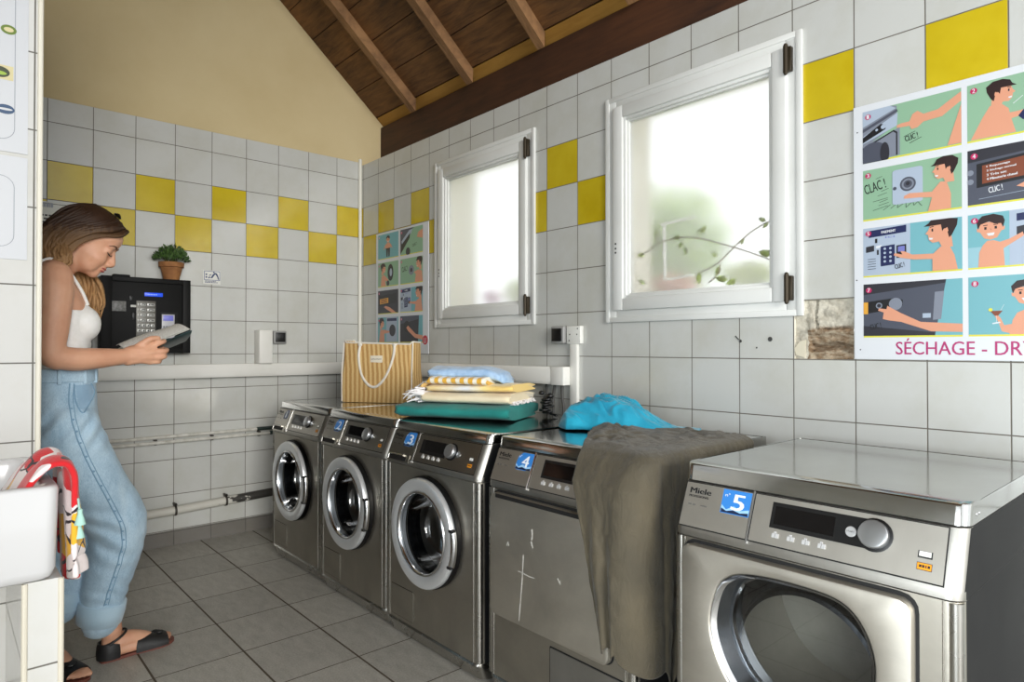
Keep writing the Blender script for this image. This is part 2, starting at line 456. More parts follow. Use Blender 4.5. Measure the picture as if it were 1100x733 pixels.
# mortar bed in the missing tile
t = NT('broken_mortar'); p = t.pos(); x_, y_, z_ = t.xyz(p)
nz = t.noise(t.mapv(p, (1, 9, 22)), 2.0, 6, .7, .5).outputs[0]
lowb = t.n('ShaderNodeMapRange', {'Value': t.math('ADD', z_, t.math('MULTIPLY', t.math('SUBTRACT', nz, .5), .05)), 'From Min': 1.20, 'From Max': 1.185, 'To Min': 0.0, 'To Max': 1.0}).outputs[0]
ca = t.ramp(t.noise(p, 24, 5, .7).outputs[0], [(.3, lin(150, 142, 126)), (.6, lin(206, 200, 184)), (.8, lin(120, 110, 96))])
cb = t.ramp(nz, [(.32, lin(58, 44, 32)), (.45, lin(128, 104, 78)), (.62, lin(176, 162, 140)), (.8, lin(84, 74, 62))])
leftm = t.math('GREATER_THAN', t.math('ADD', y_, t.math('MULTIPLY', t.math('SUBTRACT', t.noise(p, 30, 3).outputs[0], .5), .03)), -3.083)
cc = t.mix(t.math('MULTIPLY', lowb, t.math('SUBTRACT', 1.0, leftm)), ca, cb)
t.bsdf(Base_Color=cc, Roughness=.95, Normal=t.bump(t.noise(p, 60, 5, .7).outputs[0], .8, .006)); MAT_MORTAR = t.m
m = M(); n = 40; vs = []; fs = []
for j in range(n+1):
    for i in range(n+1):
        y = HOLE[0]+(HOLE[1]-HOLE[0])*i/n; z = HOLE[2]+(HOLE[3]-HOLE[2])*j/n
        d = .008+.006*noise.noise(Vector((y*22, z*40, 1)))+.004*noise.noise(Vector((y*70, z*90, 5)))
        zz = (z-HOLE[2])/(HOLE[3]-HOLE[2])
        if y < -3.09:
            d += .030*math.exp(-((zz-.21+.02*sin(y*60))/.05)**2)            # deep horizontal crack
            d -= .010*math.exp(-((zz-.47)/.06)**2)
        if abs(y+3.112+.003*sin(z*80)) < .0035 and zz > .52: d += .015
        vs.append((max(d, -.002), y, z))
for j in range(n):
    for i in range(n):
        a = j*(n+1)+i; fs.append((a, a+1, a+n+2, a+n+1))
m.add(vs, fs); o = build('broken_tile_patch', m, MAT_MORTAR, None, 60); o['kind'] = 'structure'
# leftover shard of glaze in the lower left of the patch
m = M().prism([(0, 0), (.030, -.008), (.034, .052), (.012, .046), (-.006, .022)], (.004, -3.046, 1.103), (0, -1, 0), (0, 0, 1), .004)
struct('tile_shard', m, plain('cream_shard', (212, 204, 182), .5), smooth=0)
# drilled holes with plugs in the tiles under the larger window
m = M()
for y, z, r in ((-2.842, 1.152, .006), (-2.955, 1.158, .0085), (-2.905, 1.128, .003)):
    m.lathe([(r, -.0015), (r*.8, -.002), (0.0001, -.0005)], 14, 'x', (0, y, z))
m.tube([(-.0012, -2.822, 1.171), (-.0012, -2.836, 1.157)], .0022, 6)
struct('drill_mark', m, plain('plug_grey', (62, 62, 60), .7))

# partition stub that carries the sink, in front on the left
m = M().box((XL, -2.0, 0), (-1.996, -1.90, 2.80)); struct('wall_partition', m, MAT_TILE_C, smooth=0)
m = M().tube([(-1.9985, -2.001, .0), (-1.9985, -2.001, 2.8)], .0065, 10); struct('trim_2', m, plain('edge_trim', (226, 222, 208), .3))
# baseboards
m = M().box((XL, -.009, 0), (0, 0, .0855), bev=.002); struct('baseboard_back', m, MAT_BASE, smooth=0)
m = M().box((-.009, YF, 0), (0, -.009, .0855), bev=.002); struct('baseboard_right', m, MAT_BASE, smooth=0)
# corner trim
m = M().tube([(-.012, -.012, 1.03), (-.012, -.012, 2.425)], .0125, 12); m.ellipsoid((-.012, -.012, 2.425), (.0125, .0125, .008))
struct('trim_1', m, plain('corner_trim', (222, 220, 208), .35))

# roof: boards laid along the slope, one narrow gap between neighbours
m = M(); L = sqrt(1+.853**2); dn = Vector((-.853/L, 0, -1/L))*-1
a = .118; k = 0
def board(x0, x1, up, mi):
    z = roof_z if up else roof2
    off = Vector((.853/L, 0, 1/L)) if up else Vector((-.853/L, 0, 1/L))
    p = [Vector((x, y, z(x))) for x, y in ((x0, .14), (x1, .14), (x1, YF), (x0, YF))]
    q = [v+off*.022 for v in p]
    m.add(p+q, [(0, 1, 2, 3), (7, 6, 5, 4), (0, 4, 5, 1), (1, 5, 6, 2), (2, 6, 7, 3), (3, 7, 4, 0)], mi)
x = a; step = .158
while x > XR:
    x2 = max(x-step, XR); j = .002*sin(k*5.1); board(x-.0035, x2, True, 0); x = x2; k += 1
x = XR
while x > XL-.15:
    x2 = x-step; board(x-.0035, x2, False, 0); x = x2
struct('ceiling', m, MAT_BOARD, smooth=0)
# dark roofing felt over the boards so that no sky shows through the gaps
m = M(); off = Vector((.853/L, 0, 1/L))*.026; p = [Vector((x, y, roof_z(x)))+off for x, y in ((.5, .14), (XR, .14), (XR, YF), (.5, YF))]; m.add(p, [(0, 1, 2, 3)])
off = Vector((-.853/L, 0, 1/L))*.026; p = [Vector((x, y, roof2(x)))+off for x, y in ((XR, .14), (XL-.2, .14), (XL-.2, YF), (XR, YF))]; m.add(p, [(0, 1, 2, 3)])
struct('ceiling_felt', m, MAT_GAP, smooth=0)
# eave board, daylight leaking in at the gap painted into its pale colour
m = M(); off = Vector((.853/L, 0, 1/L))
p = [Vector((x, y, roof_z(x)))+off*.004 for x, y in ((.121, .14), (.40, .14), (.40, YF), (.121, YF))]; q = [v+off*.018 for v in p]
m.add(p+q, [(0, 1, 2, 3), (7, 6, 5, 4), (0, 4, 5, 1), (1, 5, 6, 2), (2, 6, 7, 3), (3, 7, 4, 0)])
struct('eave_board', m, MAT_EAVE, smooth=0)
# dark beam on top of the window wall
m = M().box((.150, YF, 2.388), (.298, -.005, 2.688), bev=.006); struct('ceiling_beam', m, MAT_BEAM)
# rafters
dsl = Vector((-1, 0, .853)).normalized(); dperp = Vector((-.853/L, 0, -1/L))
for i, y in enumerate((-.475, -1.075, -1.675, -2.262, -2.86, -3.46, -4.06)):
    m = M(); w = .027; T = .062
    x0 = .124; pts = []
    top0 = Vector((x0, 0, roof_z(x0))); top1 = Vector((XR, 0, roof_z(XR)))
    bot0 = Vector((x0-.004, 0, roof_z(x0-.004)-T*L)); bot1 = Vector((XR, 0, roof_z(XR)-T*L))
    poly = [top0, top1, bot1, bot0]
    jx = .004*sin(i*3.7)
    vs = [p+Vector((0, y-w+jx, 0)) for p in poly]+[p+Vector((0, y+w, 0)) for p in poly]
    m.add(vs, [(0, 1, 2, 3), (7, 6, 5, 4), (0, 4, 5, 1), (1, 5, 6, 2), (2, 6, 7, 3), (3, 7, 4, 0)])
    struct('ceiling_rafter', m, MAT_RAFTER, smooth=0)

# ------------------------------------------------------------------ windows
def window(name, W, hinge_up=True):
    y0, y1, z0, z1 = W                                    # y0 is the hinge side (nearer the camera)
    r = thing(name, None, None, (0, (y0+y1)/2, z0), kind='structure')
    def ring(m, a, b, xf0, xf1, bev=.004, mi=0):
        """frame between rectangle a (outer) and b (inner), from x=xf0 (room side) to xf1"""
        (ya, yb, za, zb), (yc, yd, zc, zd) = a, b
        for lo, hi in (((ya, za), (yc, zb)), ((yd, za), (yb, zb)), ((yc, za), (yd, zc)), ((yc, zd), (yd, zb))):
            m.box((xf0, lo[0], lo[1]), (xf1, hi[0], hi[1]), mi, bev, 2)
    ins = lambda d, e=None: (y0+d, y1-d, z0+d, z1-d)
    m = M(); ring(m, ins(-.006), ins(.048), -.010, .060)
    ring(m, ins(-.010), ins(.012), -.014, .0, .003)                        # outer cover bead
    struct('window_frame', m, MAT_PVC, r)
    m = M(); ring(m, ins(.040), ins(.092), -.026, .030, .006)
    ring(m, ins(.088), ins(.104), -.016, .028, .003); ring(m, ins(.102), ins(.112), -.004, .028, .002)
    struct('window_sash', m, MAT_PVC, r)
    m = M().box((.008, y0+.100, z0+.100), (.014, y1-.100, z1-.100)); struct('window_glass', m, MAT_FROST, r, smooth=0)
    for zc in (z1-.085, z0+.085):                                          # two lift-off hinges
        m = M().tube([(-.030, y0+.038, zc-.046), (-.030, y0+.038, zc+.046)], .0085, 10)
        m.box((-.030, y0+.020, zc-.042), (-.010, y0+.040, zc+.042), 0, .003)
        m.ellipsoid((-.030, y0+.038, zc+.048), (.007, .007, .007), None, 10, 6); m.ellipsoid((-.030, y0+.038, zc-.048), (.007, .007, .007), None, 10, 6)
        o = build('window_hinge', m, MAT_BRONZE, r)
    m = M()                                                                # screw holes of the missing handle
    zc = z0+.305
    for dz in (-.018, 0, .020): m.lathe([(.0045, -.0275), (.003, -.0265), (.0001, -.026)], 10, 'x', (0, y1-.058, zc+dz))
    build('handle_hole', m, MAT_INK, r)
    return r
window('window_1', W1); window('window_2', W2)

# ------------------------------------------------------------------ outdoors behind the frosted panes
m = M().box((.30, -9, -.3), (14, 7, -.05)); struct('ground_outside', m, mottled('courtyard_gravel', (172, 166, 150), (196, 190, 174), 3, .9), smooth=0)
def leaf_cluster(m, c, r, n, size, seed, squash=.8):
    rr = random.Random(seed)
    for _ in range(n):
        d = Vector((rr.gauss(0, 1), rr.gauss(0, 1), rr.gauss(0, 1))).normalized()*(r*rr.random()**.4); d.z *= squash
        p = Vector(c)+d; a = Vector((rr.gauss(0, 1), rr.gauss(0, 1), rr.gauss(0, 1))).normalized(); b = a.orthogonal().normalized()
        s = size*(.6+.8*rr.random()); w = b*s*.32; q = a*s
        m.add([p-q*.5, p-q*.1+w, p+q*.5, p-q*.1-w], [(0, 1, 2, 3)])
LEAF_G = mottled('shrub_leaf', (166, 206, 60), (204, 232, 96), 4, .7)
LEAF_Y = mottled('yellow_green_leaf', (206, 226, 90), (226, 238, 130), 4, .7)
def shrub(name, c, r, n, size, mat, seed, label, squash=.9):
    t_ = thing(name, label, 'shrub', (c[0], c[1], -.05))
    m = M(); leaf_cluster(m, c, r, n, size, seed, squash); build('foliage', m, mat, t_, 0)
    m = M()
    for k in range(5):
        a = 2*pi*k/5; m.tube([(c[0]+.03*cos(a), c[1]+.03*sin(a), -.05), (c[0]+.1*cos(a), c[1]+.1*sin(a), c[2]*.55), (c[0]+r*.5*cos(a), c[1]+r*.5*sin(a), c[2])], [.014, .010, .004], 6)
    build('stem', m, plain('shrub_stem', (96, 78, 54), .8), t_)
    return t_
shrub('green_shrub', (.72, -1.98, 1.68), .36, 1300, .085, LEAF_G, 3, 'pale green leafy shrub blurred behind the frosted pane of the larger window')
shrub('yellow_green_shrub', (.50, -1.10, 1.47), .09, 300, .06, LEAF_Y, 5, 'yellow-green low shrub blurred at the bottom right of the smaller window')
shrub('low_shrub', (.48, -2.62, 1.45), .10, 320, .06, LEAF_Y, 11, 'yellow-green low shrub blurred along the bottom of the larger window', .5)
t_ = thing('pink_flower', 'blurred pink flower head behind the bottom of the smaller window', 'flower', (.365, -.99, -.05))
m = M(); leaf_cluster(m, (.365, -.99, 1.435), .050, 300, .03, 9, 1.0); build('petals', m, plain('pink_petal', (236, 96, 222), .6), t_, 0)
m = M().tube([(.365, -.99, -.05), (.37, -.985, .6), (.365, -.99, 1.41)], [.006, .005, .004], 6); build('stem', m, LEAF_G, t_)
t_ = thing('peach_flower_bed', 'blurred peach-pink flowers behind the lower left of the larger window', 'flowers', (.44, -2.25, -.05))
m = M(); leaf_cluster(m, (.44, -2.25, 1.43), .11, 260, .05, 21, .4); build('petals', m, plain('peach_petal', (250, 180, 160), .6), t_, 0)
m = M()
for k in range(4): m.tube([(.44+.02*k, -2.21-.03*k, -.05), (.44, -2.21-.03*k, 1.41)], .005, 6)
build('stem', m, LEAF_G, t_)
# vine with sparse leaves just outside the larger pane
VX = .0185
t_ = thing('vine', 'thin leafy vine tendrils pressed against the frosted pane of the larger window', 'vine', (VX, -2.6, 1.36))
def vp(px, py):          # point on the pane from the two corners of the glass
    y = -2.336+(px-677)/(831-677)*(-2.968+2.336); z = 2.09+(py-(131-(px-677)*.318))/(316-131+(px-677)*.24)*(1.356-2.09)
    return Vector((VX, y, z))
m = M()
for pts in ([(686, 274), (697, 270), (709, 262), (722, 257), (740, 254), (757, 255), (775, 260), (800, 268), (826, 279)],
            [(755, 293), (768, 287), (778, 280), (791, 266), (806, 251), (818, 242), (829, 236)],
            [(766, 303), (773, 297), (777, 290), (778, 282)], [(754, 254), (756, 248), (758, 244)], [(709, 262), (709, 252)]):
    c = catmull([vp(*q) for q in pts], False, 4); m.tube(c, [.0022]*len(c), 6)
build('tendril', m, plain('vine_stem', (112, 92, 74), .8), t_)
rr = random.Random(4)
MAT_VLEAF = mottled('vine_leaf', (120, 140, 70), (170, 190, 84), 9, .7)
for px, py, s, ang in ((689, 274, .035, .3), (708, 250, .030, 1.5), (733, 254, .038, .2), (737, 262, .03, -1.0), (761, 246, .034, 2.2), (756, 298, .045, -1.55), (776, 290, .04, -1.2),
                       (773, 273, .026, .8), (819, 236, .03, .5), (822, 242, .026, -.6), (822, 272, .05, .3), (780, 299, .05, .2), (790, 302, .045, -.3), (742, 268, .03, -1.9), (690, 303, .03, .6), (800, 259, .024, 2.0)):
    c = vp(px, py); a = Vector((0, cos(ang), sin(ang))); b = Vector((.10, -sin(ang), cos(ang)))
    m = M().add([c-a*s*.5, c-a*s*.15+b*s*.28, c+a*s*.3+b*s*.2, c+a*s*.6, c+a*s*.3-b*s*.2, c-a*s*.15-b*s*.28], [(0, 1, 2, 3, 4, 5)])
    build('leaf', m, MAT_VLEAF, t_, 0)
m = M()
for a, b in (((708, 240), (748, 231)), ((712, 241), (713, 300)), ((713, 300), (746, 294))):
    p, q = vp(*a), vp(*b); p.x = q.x = .045; m.tube([p, q], .006, 8)
single('white_wire_bracket', m, MAT_WHITE, 'faint white bent wire bracket outside behind the vine in the larger window', 'bracket')

# ------------------------------------------------------------------ camera, sky, light
cam = bpy.data.cameras.new('camera'); co = bpy.data.objects.new('camera', cam); COL.objects.link(co)
yaw, pit = .7242, .0096
fw = Vector((sin(yaw)*cos(pit), cos(yaw)*cos(pit), sin(pit))); rt = Vector((cos(yaw), -sin(yaw), 0)); up = rt.cross(fw)
co.matrix_world = Matrix((( rt.x, up.x, -fw.x, -2.19212), (rt.y, up.y, -fw.y, -4.06198), (rt.z, up.z, -fw.z, 1.12962), (0, 0, 0, 1)))
cam.sensor_width = 36; cam.lens = 696.85/1100*36; cam.clip_start = .05
SC.camera = co
w = bpy.data.worlds.new('sky'); SC.world = w; w.use_nodes = True
bg = w.node_tree.nodes['Background']; bg.inputs[0].default_value = (.93, .97, 1.0, 1); bg.inputs[1].default_value = SKY
def area(name, loc, target, size, power, color):
    l = bpy.data.lights.new(name, 'AREA'); l.shape = 'RECTANGLE'; l.size, l.size_y = size; l.energy = power; l.color = color
    o = bpy.data.objects.new(name, l); COL.objects.link(o); o.location = loc
    o.rotation_euler = (Vector(target)-Vector(loc)).to_track_quat('-Z', 'Y').to_euler(); return o
SC.view_settings.view_transform = 'Standard'; SC.view_settings.look = 'None'; SC.view_settings.gamma = 1.0
SC.view_settings.use_curve_mapping = False; SC.view_settings.exposure = EXPO
SC.cycles.max_bounces = 10; SC.cycles.diffuse_bounces = 5; SC.cycles.glossy_bounces = 5; SC.cycles.transparent_max_bounces = 16
SC.cycles.caustics_reflective = False
# ------------------------------------------------------------------ machines (local frame: front faces -y, x to the right, z up)
ROT = -pi/2
HW = .299
SLX = Vector((1, 0, 0)); SLY = Vector((0, .045, .110)).normalized(); SL = sqrt(.045**2+.110**2); SLO = Vector((0, -.004, .690))
SLN = SLX.cross(SLY)
def ringrect(hw, yf, yb, z, r=.026, seg=6):
    pts = rrect(-hw, yf, hw, yb, r, seg)
    out = []
    # front corners rounded with r, back corners nearly sharp
    for cx, cy, a0, rr in ((hw, yb, 0, .004), (-hw, yb, 90, .004), (-hw, yf, 180, r), (hw, yf, 270, r)):
        sx = -1 if cx > 0 else 1; sy = -1 if cy == yb else 1
        ox, oy = cx+sx*rr, cy+sy*rr
        for k in range(seg+1):
            a = radians(a0+90*k/seg); out.append(Vector((ox+rr*cos(a), oy+rr*sin(a), z)))
    return out
def on_panel(x, s, off=0.0): return SLO + SLX*x + SLY*(s*SL) + SLN*off
def panel_prism(m, poly, depth, base=0.0, mi=0):
    return m.prism([(x, s*SL) for x, s in poly], SLO, SLX, SLY, depth, mi, base)
BODY_MATS = None
def machine_shell(r, H, cut):
    """body with an opening, plinth, corner posts, control panel housing, lid"""
    m = M().loft([ringrect(HW, .0, .70, z) for z in (.066, .070, .668, .672)])
    m = with_mods(m, [('BOOLEAN', {'operation': 'DIFFERENCE', 'solver': 'EXACT', 'cutter': cut})])
    # the plain sheet sides are dark, the front is steel
    mi = []
    for f in m.f:
        c = sum((m.v[i] for i in f), Vector())/len(f); nx = (m.v[f[1]]-m.v[f[0]]).cross(m.v[f[2]]-m.v[f[1]]).normalized()
        mi.append(1 if (abs(c.x) > HW-.004 and c.y > .03) else 0)
    m.mi = mi
    build('body', m, [MAT_STEEL, MAT_SIDE], r, 30)
    m = M().loft([ringrect(HW-.004, y, .69, z) for y, z in ((.034, .004), (.016, .010), (.000, .052), (-.003, .0575), (.001, .0645))])
    build('plinth', m, MAT_POST, r, 40)
    for sx in (-1, 1):
        m = M().tube([(sx*(HW-.0125), .0115, .068), (sx*(HW-.0125), .0115, .671)], .0135, 14)
        m.tube([(sx*(HW-.029), .0002, .068), (sx*(HW-.029), .0002, .671)], .0018, 6)
        build('corner_post', m, MAT_POST, r, 60)
    m = M().loft([ringrect(HW+.001, y, .70, z, .026) for y, z in ((.002, .6735), (-.004, .676), (-.004, .688), (-.0035, .6905), (.0405, .7975), (.046, .7985))])
    mi = []
    for f in m.f:
        c = sum((m.v[i] for i in f), Vector())/len(f); nx = (m.v[f[1]]-m.v[f[0]]).cross(m.v[f[2]]-m.v[f[1]])
        mi.append(1 if (nx.length > 0 and abs(nx.normalized().x) > .97 and c.y > .04) else 0)
    m.mi = mi; build('control_housing', m, [MAT_STEEL_LIGHT, MAT_SIDE], r, 30)
    m = M().loft([ringrect(HW-.012, .052, .69, z) for z in (.66, .81)]); build('core', m, MAT_GAP, r, 30)
    m = M().loft([ringrect(HW+.002, y+d, .705-d, z, .024) for y, d, z in ((.0425, .0, .8015), (.0430, .0, .804), (.0475, .0, H-.006), (.049, .001, H-.002), (.052, .004, H), (.074, .02, H), (.0742, .0202, H-.0009))])
    build('lid', m, MAT_LID, r, 30)
def controls(r, washer):
    # two steel plates on the slope with a bright divider
    for x0, x1, nm in ((-.286, -.1135, 'left_panel'), (-.1055, .270, 'right_panel')):
        m = M(); panel_prism(m, [(x0, .075), (x1, .075), (x1, .955), (x0, .955)], .0012, .0006)
        g = M(); panel_prism(g, [(x0-.0022, .05), (x1+.0022, .05), (x1+.0022, .975), (x0-.0022, .975)], .0006, .0004)
        p = build(nm, m, MAT_PANEL if washer else MAT_PANEL_LIT, r, 0); build('panel_seam', g, MAT_GAP, p, 0)
    m = M(); panel_prism(m, [(-.1118, .0), (-.1072, .0), (-.1072, 1.0), (-.1118, 1.0)], .0028, .0004); build('divider', m, MAT_CHROME, r, 0)
    # black display field with rounded end around the knob
    m = M()
    if washer: poly = [(-.076, .36), (.085, .34), (.085, .80), (-.076, .80)]
    else:
        poly = [(-.063, .385), (.150, .375)]+[(.150+.030*cos(a), .622+.247*sin(a)) for a in [radians(-80+160*k/12) for k in range(13)]]+[(.150, .868), (-.063, .86)]
    panel_prism(m, poly, .0012, .0018); o = build('display', m, MAT_BLACK, r, 0)
    m = M(); panel_prism(m, [(-.055, .46), (.072, .455), (.072, .79), (-.055, .79)], .0004, .0031); build('screen', m, MAT_SCREEN, o, 0)
    # selection knob and start button
    kx, ks, kr = (.118, .585, .026) if washer else (.149, .622, .0275)
    def disc(m, x, s, prof, seg=28):
        rings = [[on_panel(x, s, h)+SLX*(q*cos(2*pi*k/seg))+SLY*(q*sin(2*pi*k/seg)) for k in range(seg)] for q, h in prof]
        m.loft(rings, True, False, True)
    m = M(); disc(m, kx, ks, [(kr+.0055, .001), (kr+.0055, .0045), (kr+.001, .0055)]); build('knob_collar', m, MAT_BLACK, r, 40)
    m = M(); disc(m, kx, ks, [(kr, .003), (kr, .016), (kr-.0015, .0185), (kr-.006, .0195), (.001, .0192)]); build('knob', m, MAT_KNOB, r, 30)
    if not washer:
        m = M(); disc(m, .105, .60, [(.0105, .001), (.0105, .005), (.009, .006), (.001, .006)]); o = build('start_button', m, MAT_KEY, r, 30)
        m = M(); put_text(m, 'START', on_panel(.0975, .585, .0062), SLX, SLY, .015, .0034); build('lettering', m, MAT_INK, o, 0)
    else:
        m = M(); disc(m, kx+.042, ks-.04, [(.010, .001), (.010, .004), (.0085, .005), (.001, .005)]); build('start_button', m, MAT_KNOB, r, 30)
    for x in (-.046, -.012, .020, .053):
        m = M()
        for dx in (-.0075, .0005):
            panel_prism(m, [(x+dx, .215), (x+dx+.0066, .215), (x+dx+.0066, .295), (x+dx, .295)], .003, .0014)
        panel_prism(m, [(x-.004, .30), (x+.001, .30), (x+.001, .33), (x-.004, .33)], .002, .0014)
        build('selector_key', m, MAT_KEY, r, 0)
    m = M(); panel_prism(m, [(.226, .42), (.250, .42), (.250, .53), (.226, .53)], .0012, .0018, 0); panel_prism(m, [(.228, .445), (.248, .445), (.248, .525), (.228, .525)], .0014, .0018, 1)
    build('white_tag', m, [MAT_INK, MAT_WHITE], r, 0)
    m = M(); panel_prism(m, [(.226, .235), (.251, .235), (.251, .35), (.226, .35)], .0012, .0018, 0); panel_prism(m, [(.2268, .243), (.2502, .243), (.2502, .342), (.2268, .342)], .0014, .0018, 1)
    for k, (a, b) in enumerate(((.230, .234), (.235, .239), (.2405, .2425), (.244, .248))): panel_prism(m, [(a, .275), (b, .275), (b, .315), (a, .315)], .0002, .0033, 0)
    build('orange_tag', m, [MAT_INK, MAT_ORANGE], r, 0)
    m = M(); put_text(m, 'Miele', on_panel(-.273, .745, .0019), SLX, SLY, .056, .0135, bold=.0009)
    put_text(m, 'PROFESSIONAL', on_panel(-.274, .665, .0019), SLX, SLY, .054, .0055, bold=.0003)
    build('maker_logo', m, MAT_INK, r, 0)
    m = M()
    for k, (a, b) in enumerate(((-.272, -.2635), (-.260, -.252), (-.2385, -.222))): panel_prism(m, [(a, .50), (b, .50), (b, .53), (a, .53)], .0002, .0018)
    build('type_plate', m, plain('grey_print', (96, 94, 90), .6), r, 0)
STK_B = plain('sticker_blue', (52, 128, 206), .35); STK_D = plain('sticker_navy', (18, 34, 66), .35); STK_W = plain('sticker_white', (236, 242, 250), .4); STK_L = plain('sticker_pale_blue', (150, 196, 236), .35)
STK_K = plain('sticker_dark_blue', (30, 52, 96), .35)
def sticker(r, num, x0, x1, s0, s1, rounded, dark=False):
    m = M(); W = x1-x0; S = s1-s0
    if rounded: poly = [(x0, s0+.12), (x0+.008, s0), (x1-.022, s0), (x1, s0+.20*S), (x1, s1), (x0+.022, s1), (x0+.004, s1-.25*S)]
    else: poly = [(x0, s0), (x1, s0), (x1, s1), (x0, s1)]
    panel_prism(m, poly, .0006, .0018, 0)
    panel_prism(m, [(x0+.001, s0+S*.06), (x0+W*.5, s0+S*.10), (x1-.001, s0+S*.05), (x1-.001, s0+S*.30), (x0+W*.7, s0+S*.20), (x0+W*.45, s0+S*.34), (x0+W*.2, s0+S*.16), (x0+.001, s0+S*.34)], .0002, .0024, 3)
    panel_prism(m, [(x0+.002, s0+S*.03), (x1-.002, s0+S*.03), (x1-.002, s0+S*.16), (x0+W*.7, s0+S*.10), (x0+W*.45, s0+S*.18), (x0+W*.22, s0+S*.10), (x0+.002, s0+S*.2)], .0002, .0026, 1)
    put_text(m, num, on_panel(x0+W*.36, s0+S*.18, 0), SLX, SLY, W*.42 if num != '1' else W*.22, S*SL*.66, 2, .0029, .06, .0012)
    put_text(m, 'n°', on_panel(x0+W*.10, s0+S*.70, 0), SLX, SLY, W*.16, S*SL*.14, 2, .0029)
    build('number_sticker', m, [STK_K if dark else STK_B, STK_D, STK_W, STK_K if dark else STK_L], r, 0)

def make_washer():
    r = thing('washing_machine', 'washer', 'washing machine', (0, 0, 0), ROT, 'stainless front-loading washing machines', world=False)
    CZ, R0 = .450, .148
    cut = M().lathe([(R0, -.1), (R0, .34)], 56, 'y', (0, 0, CZ), 0, True, True)
    machine_shell(r, .834, cut); controls(r, True)
    # detergent drawer grip under the sticker
    m = M(); panel_prism(m, [(-.284, -.06), (-.128, -.06), (-.128, .20), (-.284, .20)], .0014, .002)
    o = build('detergent_drawer', m, MAT_PANEL, r, 0)
    m = M(); panel_prism(m, [(-.268, -.02), (-.150, -.02), (-.150, .13), (-.268, .13)], .0006, .0036); build('grip_recess', m, MAT_GAP, o, 0)
    m = M(); c0, c1 = on_panel(-.270, .155, .006), on_panel(-.165, .155, .006); m.tube([c0, c1], .004, 8); m.tube([on_panel(-.272, -.02, .004), on_panel(-.272, .16, .006)], .0035, 8); build('grip', m, MAT_POST, o, 60)
    # drum behind the door
    m = M().lathe([(R0-.001, .002), (R0-.001, .06), (.185, .075), (.185, .325), (.165, .335), (.0001, .335)], 56, 'y', (0, 0, CZ))
    for k in range(3):
        a = 2*pi*k/3+.5; p = Vector((cos(a), 0, sin(a)))
        m.tube([Vector((0, .08, CZ))+p*.178, Vector((0, .325, CZ))+p*.178], .02, 8)
    build('drum', m, MAT_DRUM, r, 40)
    # door: dark ring painting gasket gap and shade, satin ring, chrome lip, bowl, grip
    m = M().lathe([(.196, -.0005), (.2035, -.003), (.2035, -.019), (.198, -.021), (.15, -.02)], 64, 'y', (0.003, 0, CZ+.002)); build('door_gap_shade', m, MAT_BLACK, r, 40)
    d = build('door', M().lathe([(.150, -.004), (.193, -.014), (.199, -.022), (.1995, -.032), (.196, -.0395), (.188, -.042), (.160, -.0385), (.154, -.036), (.150, -.030), (.149, -.004)], 72, 'y', (0, 0, CZ)), MAT_RING, r, 40)
    build('door_rim', M().lathe([(.1535, -.0365), (.152, -.0405), (.148, -.0415), (.1445, -.039), (.1425, -.033)], 64, 'y', (0, 0, CZ)), MAT_CHROME, d, 60)
    build('door_glass', M().lathe([(.1455, -.030), (.142, -.018), (.134, .03), (.122, .075), (.104, .092), (.06, .100), (.0001, .102)], 56, 'y', (0, 0, CZ)), MAT_DOORGLASS, d, 80)
    arc = [Vector(((.1985)*cos(radians(a)), -.030, CZ+.1985*sin(radians(a)))) for a in range(-22, 15, 3)]
    m.tube(arc, .0125, 10); build('door_handle', m, MAT_CHROME, d, 60)
    for a in (-23, 14):
        p = Vector((.2005*cos(radians(a)), -.036, CZ+.2005*sin(radians(a)))); build('handle_pin', M().box(p-Vector((.011, .008, .005)), p+Vector((.011, .010, .005)), 0, .002), MAT_BLACK, d)
    # service flap low on the left
    fx0, fx1, fz0, fz1 = -.252, -.100, .082, .196
    m = M().prism(rrect(fx0-.002, fz0-.002, fx1+.002, fz1+.002, .003), (0, 0, 0), (1, 0, 0), (0, 0, 1), .0006, 0, .0002)
    s_ = M().prism(rrect(fx0, fz0, fx1, fz1, .003), (0, 0, 0), (1, 0, 0), (0, 0, 1), .002, 0, .0002)
    f = build('service_flap', s_, MAT_STEEL, r, 0); build('flap_seam', m, MAT_GAP, f, 0)
    build('flap_edge', M().tube([(fx1+.0012, -.0018, fz0), (fx1+.0012, -.0018, fz1)], .0014, 6), MAT_POST, f); build('flap_edge', M().tube([(fx0-.0012, -.0014, fz0), (fx0-.0012, -.0014, fz1)], .0009, 6), MAT_POST, f)
    return r
WASH = [(-.820, -.833), (-.830, -1.4515), (-.835, -2.0625)]
washers = []
w3 = make_washer()
WL = ['washing machine numbered 1, stainless, far left end of the row, nearest the back wall',
      'washing machine numbered 2, stainless, the middle one of the three with round doors',
      'washing machine numbered 3, stainless, nearest round-door machine with the teal towel stack over it']
for i, (x, y) in enumerate(WASH):
    r = w3 if i == 2 else copy_thing(w3)
    r.location = (x, y, 0); r['label'] = WL[i]
    washers.append(r)
sticker(washers[0], '1', -.196, -.146, .50, .92, True, True); sticker(washers[1], '2', -.200, -.130, .47, .95, True); sticker(washers[2], '3', -.200, -.128, .48, .95, True)

